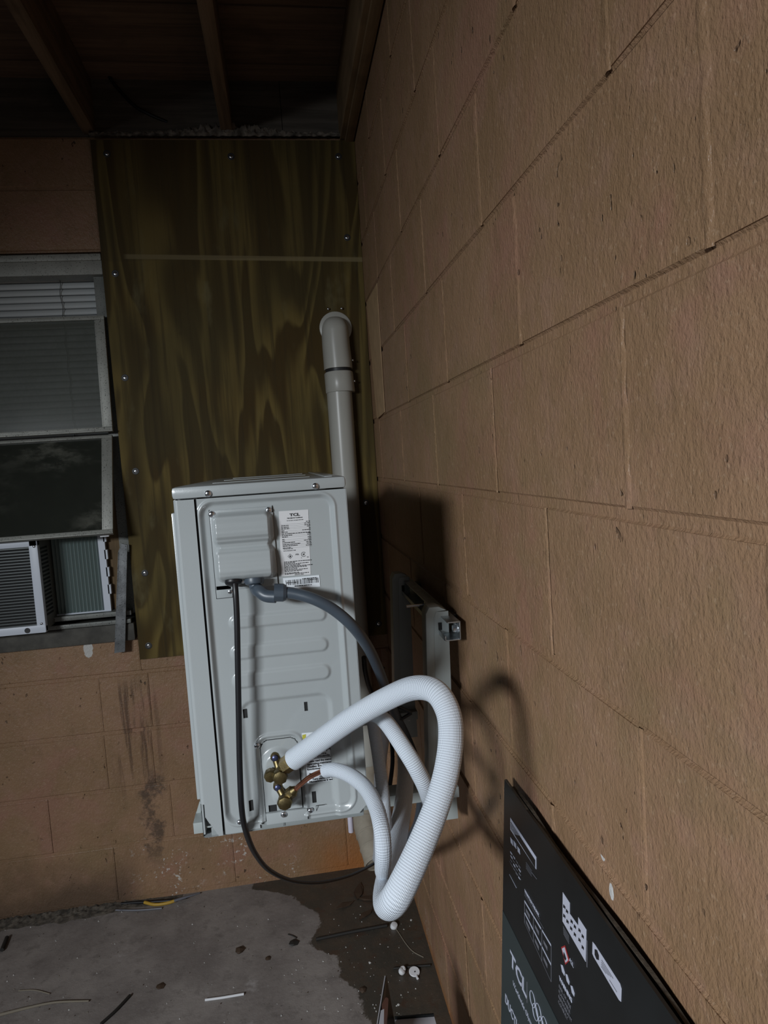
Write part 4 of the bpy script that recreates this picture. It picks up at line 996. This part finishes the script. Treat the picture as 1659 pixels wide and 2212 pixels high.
# five linked rings
rc = cplane(1151, 2158); mb = MB(); RR = .0098
for i, (a_, b_) in enumerate(((0, 0), (1.1, 0), (2.2, 0), (.55, -.5), (1.65, -.5))):
    c_ = rc + CR * (a_ * RR * 2.1) + CU * (b_ * RR * 2) + CN * .0006
    mb.tube([c_ + CR * math.cos(t) * RR + CU * math.sin(t) * RR for t in [2 * math.pi * k / 36 for k in range(37)]], .0006, 5, .1, caps=False)
put('linked_rings', mb, M['print'], ct)
# notices
w1 = cq('notice_frame', [(1103, 1766), (1159, 1851), (1159, 1878), (1103, 1792)], M['print']); cq('notice_field', [(1104.2, 1775), (1157.3, 1858), (1157.3, 1874.5), (1104.2, 1790)], M['card'], .0009)
for k in range(4):
    o0 = 2.5 + k * 3.4; cq('notice_line', [(1105, 1775 + o0), (1122 - k * 3, 1801 + o0 - k * 4), (1122 - k * 3, 1802.2 + o0 - k * 4), (1105, 1776.2 + o0)], M['print'], .0012)
for a_, b_ in ((1103, 1808), (1110, 1815), (1118, 1827)): cq('handling_mark', [(a_, b_), (a_ + 5, b_ + 7), (a_ + 6, b_ + 19), (a_ + 1, b_ + 12)], M['print'])
rnd = random.Random(11)
for r_ in range(4):
    for c_ in range(4):
        a_ = 1103 + c_ * 6 + rnd.uniform(-.6, .6); b_ = 1838 + c_ * 9.5 + r_ * 8.5
        cq('small_pictogram', [(a_, b_), (a_ + 4, b_ + 6), (a_ + 4, b_ + 6 + rnd.uniform(2, 4)), (a_, b_ + rnd.uniform(2, 4))], M['print' if rnd.random() > .4 else 'printd'])
cq('rule', [(1101, 1859), (1126, 1900), (1126, 1901.2), (1101, 1860.2)], M['printd']); cq('rule', [(1101, 1888), (1116, 1917), (1116, 1918.2), (1101, 1889.2)], M['print'])
for k in range(4): cq('rule', [(1137, 1862 + k * 4), (1149, 1880 + k * 4), (1149, 1881 + k * 4), (1137, 1863 + k * 4)], M['printd'])
cq('rule', [(1148, 1882), (1160, 1898), (1160, 1899.5), (1148, 1883.5)], M['printd'])
# table
ctext("WHAT'S IN THE BOX", 1134.5, 1926, .0058, bold=.0002)
for (x0, y0, x1, y1) in ((1133.5, 1928, 1167, 1985), (1133.5, 1932, 1175, 2005)): cq('rule', [(x0, y0), (x1, y1), (x1, y1 + .9), (x0, y0 + .9)], M['printd'])
G = lambda u, v: (1133.5 + 57.5 * u, 1944 + 96 * u + (48 + 32 * u) * v)
for u0, u1, v in ((0, .32, 0), (.34, .62, 0), (.66, 1, 0), (0, .32, .52), (.34, .62, .52), (.66, 1, .52)):
    a_ = G(u0, v); b_ = G(u1, v); cq('table_heading', [a_, b_, (b_[0], b_[1] + 4.5), (a_[0], a_[1] + 3.5)], M['print'])
for u in (0, .33, .65, 1.0): a_ = G(u, 0); b_ = G(u, 1.0); cq('table_rule', [a_, (a_[0] + .7, a_[1] + 1), (b_[0] + .7, b_[1] + 1), b_], M['printd'])
a_ = G(0, 1); b_ = G(1, 1); cq('table_rule', [a_, b_, (b_[0], b_[1] + 1), (a_[0], a_[1] + 1)], M['printd'])
for u in (.06, .40, .72):
    for v in (.24, .74):
        a_ = G(u, v); b_ = G(u + .14, v); cq('table_figure', [a_, b_, (b_[0], b_[1] + 9), (a_[0], a_[1] + 7)], M['printd'])
# pictogram sheet
pg = cq('pictogram_sheet', [(1216.5, 1927), (1231.5, 1950), (1231.5, 1973), (1250, 1999), (1250, 1981), (1267.5, 2008), (1266, 2078), (1216, 1990)], M['sticker'])
rnd = random.Random(5)
for k, (a_, b_) in enumerate([(1220, 1958), (1226, 1968), (1220, 1978), (1227, 1990), (1236, 1990), (1243, 2001), (1235, 2005), (1243, 2018), (1253, 2009), (1260, 2022), (1253, 2030), (1260, 2046)]):
    s_ = 3.2; cq('pictogram', [(a_ - s_ * .6, b_ - s_ * 1.6), (a_ + s_ * .8, b_ + s_ * .2), (a_ + s_ * .7, b_ + s_ * 2.0), (a_, b_ + s_ * .9), (a_ - s_ * .7, b_ + s_ * .8)], M['ink'], .0009)
for k in range(5): cq('print_rule', [(1217 + k * .3, 2000 + k * 4), (1230, 2022 + k * 4), (1230, 2023.3 + k * 4), (1217 + k * .3, 2001.3 + k * 4)], M['printd'])
cq('print_rule', [(1268, 2030), (1269.5, 2032), (1269.5, 2090), (1268, 2088)], M['printd'])
# white sticker
stk = cq('white_sticker', [(1281, 2034), (1286, 2040), (1340, 2124), (1343.5, 2136), (1342.5, 2164), (1338, 2160), (1284, 2068), (1280.5, 2060)], M['sticker'])
cq('globe_mark', [(1286, 2050), (1291, 2052), (1295, 2064), (1295, 2074), (1290, 2072), (1286, 2062)], M['ink'], .0009)
for k in range(4): cq('sticker_line', [(1301 - k * .3, 2073 + k * 4.5), (1326 - k * 5, 2113 + k * 4.5 - k * 8), (1326 - k * 5, 2114.4 + k * 4.5 - k * 8), (1301 - k * .3, 2074.4 + k * 4.5)], M['printd'], .0009)
cq('sticker_line', [(1318, 2116), (1334, 2142), (1334, 2143.5), (1318, 2117.5)], M['printd'], .0009)
# flame diamond, handling marks, warning block
cq('hazard_diamond', [(1213, 2046), (1221, 2042), (1231, 2075), (1222, 2084)], M['red']); cq('hazard_field', [(1215, 2049), (1220.5, 2046), (1228.5, 2074), (1223, 2080)], M['sticker'], .0009)
cq('flame_mark', [(1219, 2056), (1221.5, 2060), (1225, 2071), (1223, 2075), (1219, 2067)], M['ink'], .0012)
ctext('A2L', 1231, 2075, .0075)
for a_, b_ in ((1212, 2083), (1222, 2103), (1233, 2128)): cq('handling_mark', [(a_, b_), (a_ + 4, b_ + 2), (a_ + 9, b_ + 18), (a_ + 8, b_ + 25), (a_ + 3, b_ + 16)], M['print'])
ctext('WARNING', 1209.5, 2116, .0078, bold=.0004)
ctext('RISK OF FIRE', 1208.5, 2132, .0064, 'printd'); ctext('FLAMMABLE', 1208, 2143, .0064, 'printd'); ctext('REFRIGERANT', 1207.5, 2154, .0064, 'printd'); ctext('CONSULT', 1207, 2165, .0064, 'printd')
lettering('', .01, (0, 0, 0), CR, CU, M['print'], ct) if False else None

# ================================================================== small open carton at the bottom edge
sb = thing('small_open_carton', 'small open printed carton with upright flap by the right wall', 'carton', oz(870, 2330, 0.0))
bz = .30
c0 = oz(853, 2203, bz); c1_ = oz(938, 2196, bz)
put('lid_panel', MB().prism([(c0.x, c0.y, bz), (c1_.x, c1_.y, bz), (c1_.x, c1_.y - .16, bz), (c0.x, c0.y - .16, bz)], (0, 0, -.003)), M['paperw'], sb)
put('box_side', MB().box((c0.x, c0.y - .16, .002), (c1_.x, c0.y - .004, bz - .004)), M['card'], sb)
put('rim', MB().prism([(c0.x, c0.y + .001, bz - .012), (c1_.x, c1_.y + .001, bz - .012), (c1_.x, c1_.y + .001, bz + .004), (c0.x, c0.y + .001, bz + .004)], (0, .004, 0)), M['card'], sb)
ap = oy(832, 2109, c0.y - .02); al = oy(812, 2230, c0.y - .16); ar = oy(853, 2225, c0.y - .02)
put('flap', MB().prism([ap, al, Vector((al.x, al.y, bz - .01)), Vector((ar.x, ar.y, bz - .01))], (.003, .001, 0)), M['card'], sb)
def lerp(a_, b_, t): return Vector(a_) + (Vector(b_) - Vector(a_)) * t
put('flap_print', MB().prism([lerp(ap, al, .42) + Vector((0, -.002, 0)), lerp(ap, ar, .36) + Vector((0, -.002, 0)), lerp(ap, ar, .98) + Vector((-.012, -.002, 0)), lerp(ap, al, .98) + Vector((.012, -.002, 0))], (0, -.0006, 0)), M['pinkp'], sb)
put('flap_print', MB().prism([lerp(ap, al, .62) + Vector((0, -.003, 0)), lerp(ap, al, .60) + Vector((.008, -.003, 0)), lerp(ap, al, .98) + Vector((.014, -.003, 0)), lerp(ap, al, .98) + Vector((.001, -.003, 0))], (0, -.0006, 0)), M['paperw'], sb)
put('flap_edge', MB().tube([ap, lerp(ap, ar, .5), ar], .0012, 6, .01).tube([ap, lerp(ap, al, .5), al], .0012, 6, .01), M['paperw'], sb)

# ================================================================== bits on the floor
def fz(px, py, z=.0): return oz(px, py, z)
def stick(name, pts, r, mat, label, cat, group=None, lift=None, taper=1.0, n=8):
    P = [fz(a, b, (lift[i] if lift else r)) for i, (a, b) in enumerate(pts)]
    R2 = [r * (1 - (1 - taper) * i / (len(P) - 1)) for i in range(len(P))]
    o = put(name, MB().tube(P, R2, n, .006), M[mat], None, 60); return tag(recentre(o), label, cat, group)
w = thing('stripped_wire', 'short cut piece of yellow and black cable lying by the back wall', 'wire', fz(350, 1950))
put('black_jacket', MB().tube([fz(262, 1952, .004), fz(290, 1950, .006), fz(330, 1948, .008), fz(372, 1945, .008), fz(405, 1938, .008)], .0048, 8, .01), M['rubber'], w, 60)
put('yellow_core', MB().tube([fz(312, 1949, .010), fz(335, 1954, .007), fz(360, 1951, .007), fz(380, 1945, .009)], .0055, 8, .01), M['yellow'], w, 60)
put('grey_tail', MB().tube([fz(376, 1946, .010), fz(405, 1937, .010), fz(432, 1929, .006)], [.005, .004, .002], 8, .01), M['printd'], w, 60)
put('white_core', MB().tube([fz(250, 1966, .003), fz(300, 1966, .003), fz(350, 1962, .003)], .003, 6, .01), M['printd'], w, 60)
stick('white_stick', [(443, 2160), (480, 2155), (527, 2147)], .0036, 'white', 'thin white plastic stick lying on the dry concrete', 'stick')
stick('dark_rod', [(683, 2029), (760, 2013), (836, 1999)], .0050, 'rusty', 'long dark rod lying on the damp concrete below hoses', 'rod')
stick('thin_wire', [(848, 1996), (862, 2016), (878, 2040), (893, 2056), (915, 2068)], .0013, 'straw', 'fine bent wire beside the white cap near right wall', 'wire', n=5)
stick('dark_thin_rod', [(850, 2092), (890, 2088), (930, 2085)], .003, 'rusty', 'thin dark rod lying against the right wall on damp floor', 'rod')
stick('dry_grass', [(40, 2140), (75, 2139), (108, 2147)], .0018, 'straw', 'thin pale dry stem on the floor at far left', 'stem')
stick('dry_straw_blade', [(0, 2192), (60, 2177), (120, 2165), (192, 2162)], .0045, 'straw', 'long flat dry straw blade at lower left floor', 'straw', taper=.5)
stick('dark_twig', [(218, 2212), (250, 2183), (281, 2150)], .0042, 'rusty', 'dark twig lying on the floor at the bottom edge', 'twig')
stick('short_twig', [(4, 2052), (9, 2040), (15, 2025)], .0065, 'rusty', 'short dark twig at the far left edge of the floor', 'twig')
stick('small_nail', [(108, 1993), (116, 1988), (123, 1983)], .0022, 'galv', 'small bright nail on the floor near the back wall', 'nail')
stick('bent_twig', [(622, 2018), (632, 2021), (641, 2026)], .0016, 'rusty', 'tiny bent twig on dry concrete beside the chips', 'twig')
# white caps and washer
o = put('bottle_cap', MB().lathe(fz(850, 2003, .0), (.3, -.3, 1), [(.011, 0), (.012, .006), (.010, .013), (.006, .014)], 16), M['white'], None, 40); tag(recentre(o), 'round white plastic cap under the hose bottom', 'cap')
o = put('white_plug', MB().lathe(fz(865, 2102, .003), (.5, -.1, .6), [(.007, 0), (.010, .004), (.010, .011), (.006, .014)], 12).lathe(fz(870, 2096, .004), (.1, -.3, .9), [(.008, 0), (.0085, .008), (.005, .012)], 12), M['white'], None, 40); tag(recentre(o), 'lumpy white plastic plug left of the washer', 'plug')
wsh = thing('white_washer', 'white plastic washer with a dark hole on damp floor', 'washer', fz(895, 2100))
put('disc', MB().lathe(fz(895, 2100, .004), (.05, -.25, 1), [(.0155, 0), (.016, .001), (.016, .003), (.015, .004)], 24), M['white'], wsh, 40); put('hole', MB().lathe(fz(896, 2099, .0082), (.05, -.25, 1), [(.002, 0), (.002, .0008)], 12), M['black_steel'], wsh)
stick('white_peg', [(900, 2108), (902, 2114)], .0036, 'white', 'tiny white peg in front of the washer', 'peg')
# crumbs and chips
def chip(name, px, py, r, mat, label, cat, flat=.5, group=None):
    c = fz(px, py); bm = bmesh.new(); bmesh.ops.create_icosphere(bm, subdivisions=1, radius=r)
    for v in bm.verts: v.co = Vector((v.co.x * random.uniform(.7, 1.3), v.co.y * random.uniform(.7, 1.3), max(v.co.z, -.5 * r) * flat * random.uniform(.8, 1.2)))
    zmin = min(v.co.z for v in bm.verts)
    for v in bm.verts: v.co.z -= zmin
    me = bpy.data.meshes.new(name); bm.to_mesh(me); bm.free(); me.materials.append(M[mat])
    o = bpy.data.objects.new(name, me); COL.objects.link(o); o.location = c; return tag(o, label, cat, group)
chip('dark_clod', 518, 2055, .014, 'leaf', 'dark brown dirt clod alone on dry concrete', 'clod')
chip('dirt_clod', 578, 2072, .009, 'leaf', 'small dark dirt clod right of the larger one', 'clod')
chip('dark_chip', 633, 2038, .017, 'rusty', 'dark flaky chip near the damp edge', 'chip', .3)
chip('mud_clod', 783, 2140, .011, 'leaf', 'dark mud clod on the damp floor by carton flap', 'clod')
chip('pebble', 799, 2080, .0045, 'stone', 'small pale pebble in the middle of damp patch', 'pebble')
chip('pebble', 861, 2171, .0042, 'stone', 'small pale pebble right of the carton flap', 'pebble')
chip('pebble', 888, 1988, .004, 'stone', 'small pale pebble beside the thin wire', 'pebble')
chip('dark_leaf_scrap', 346, 2132, .013, 'leaf', 'dark leaf scrap on the floor above the twig', 'leaf scrap', .3)
mb = MB()
for k in range(260):
    a_ = random.uniform(0, 900); b_ = random.uniform(1955, 2209)
    if k % 3 == 0: a_ = random.uniform(700, 920); b_ = random.uniform(1950, 2200)
    q = fz(a_, b_); r = random.uniform(.0008, .0024)
    if q.x > -.03 or q.y > -.02: continue
    an = random.uniform(0, 6); P = [q + Vector((math.cos(an + t) * r * random.uniform(.7, 1.4), math.sin(an + t) * r * random.uniform(.7, 1.4), 0)) for t in (0, 1.6, 3.1, 4.7)]
    P2 = [q + (p_ - q) * .5 + Vector((0, 0, r * random.uniform(.5, 1.2))) for p_ in P]; mb.hexa(P + P2, random.choice((0, 0, 1, 2)))
o = put('floor_grit', mb, [M['stone'], M['leaf'], M['crust']]); o['kind'] = 'stuff'; tag(o, 'fine pale and brown grit scattered over the concrete floor', 'grit')
# dirt gathered along the foot of the back wall
mb = MB(); nx, ny = 160, 8; vs = []
for i in range(nx + 1):
    for jn in range(ny + 1):
        t = jn / ny; x = -1.75 + .95 * i / nx; fade = min(1, max(0, (-.84 - x) / .25))
        amp = .010 * fade * (1 + .9 * mn.noise(Vector((x * 40, t * 3, 2)))) + .002
        vs.append((x, -.055 * (1 - t) * (.5 + .5 * fade) * (1 + .4 * mn.noise(Vector((x * 18, 0, 5)))), -.001 + amp * (t ** .8) * (1 + .6 * mn.noise(Vector((x * 110, t * 9, 7))))))
mb.add(vs, [(i * (ny + 1) + j, (i + 1) * (ny + 1) + j, (i + 1) * (ny + 1) + j + 1, i * (ny + 1) + j + 1) for i in range(nx) for j in range(ny)])
o = put('wall_foot_dirt', mb, simple('caked_dirt', (.085, .07, .055), .9, var=.5, vscale=50, bump=.6, bscale=150)); o['kind'] = 'stuff'; tag(o, 'caked dirt along the foot of the back wall at left', 'dirt')
# leaf scraps in the puddle
lf = [(775, 1925), (800, 1940), (745, 1955), (812, 1962), (790, 1975)]
for i, (a_, b_) in enumerate(lf):
    c = fz(a_, b_, .003); mb = MB(); L = random.uniform(.03, .05); an = random.uniform(0, 3.1); u = Vector((math.cos(an), math.sin(an), 0)); v = Vector((-u.y, u.x, 0))
    P = [c - u * L, c - u * L * .3 + v * L * .35 + Vector((0, 0, .004)), c + u * L * .5 + v * L * .25, c + u * L + Vector((0, 0, .003)), c + u * L * .4 - v * L * .3, c - u * L * .4 - v * L * .3 + Vector((0, 0, .003))]
    o = put('dead_leaf', MB().prism(P, (0, 0, -.001)), M['leaf'], None); tag(recentre(o), ['soaked brown leaf nearest the pipe mouth', 'soaked brown leaf between pipe mouth and hose bottom', 'leftmost soaked brown leaf in the puddle', 'soaked brown leaf touching the hose shadow', 'soaked brown leaf just above the dark rod'][i], 'leaf', 'soaked leaves in the damp corner')
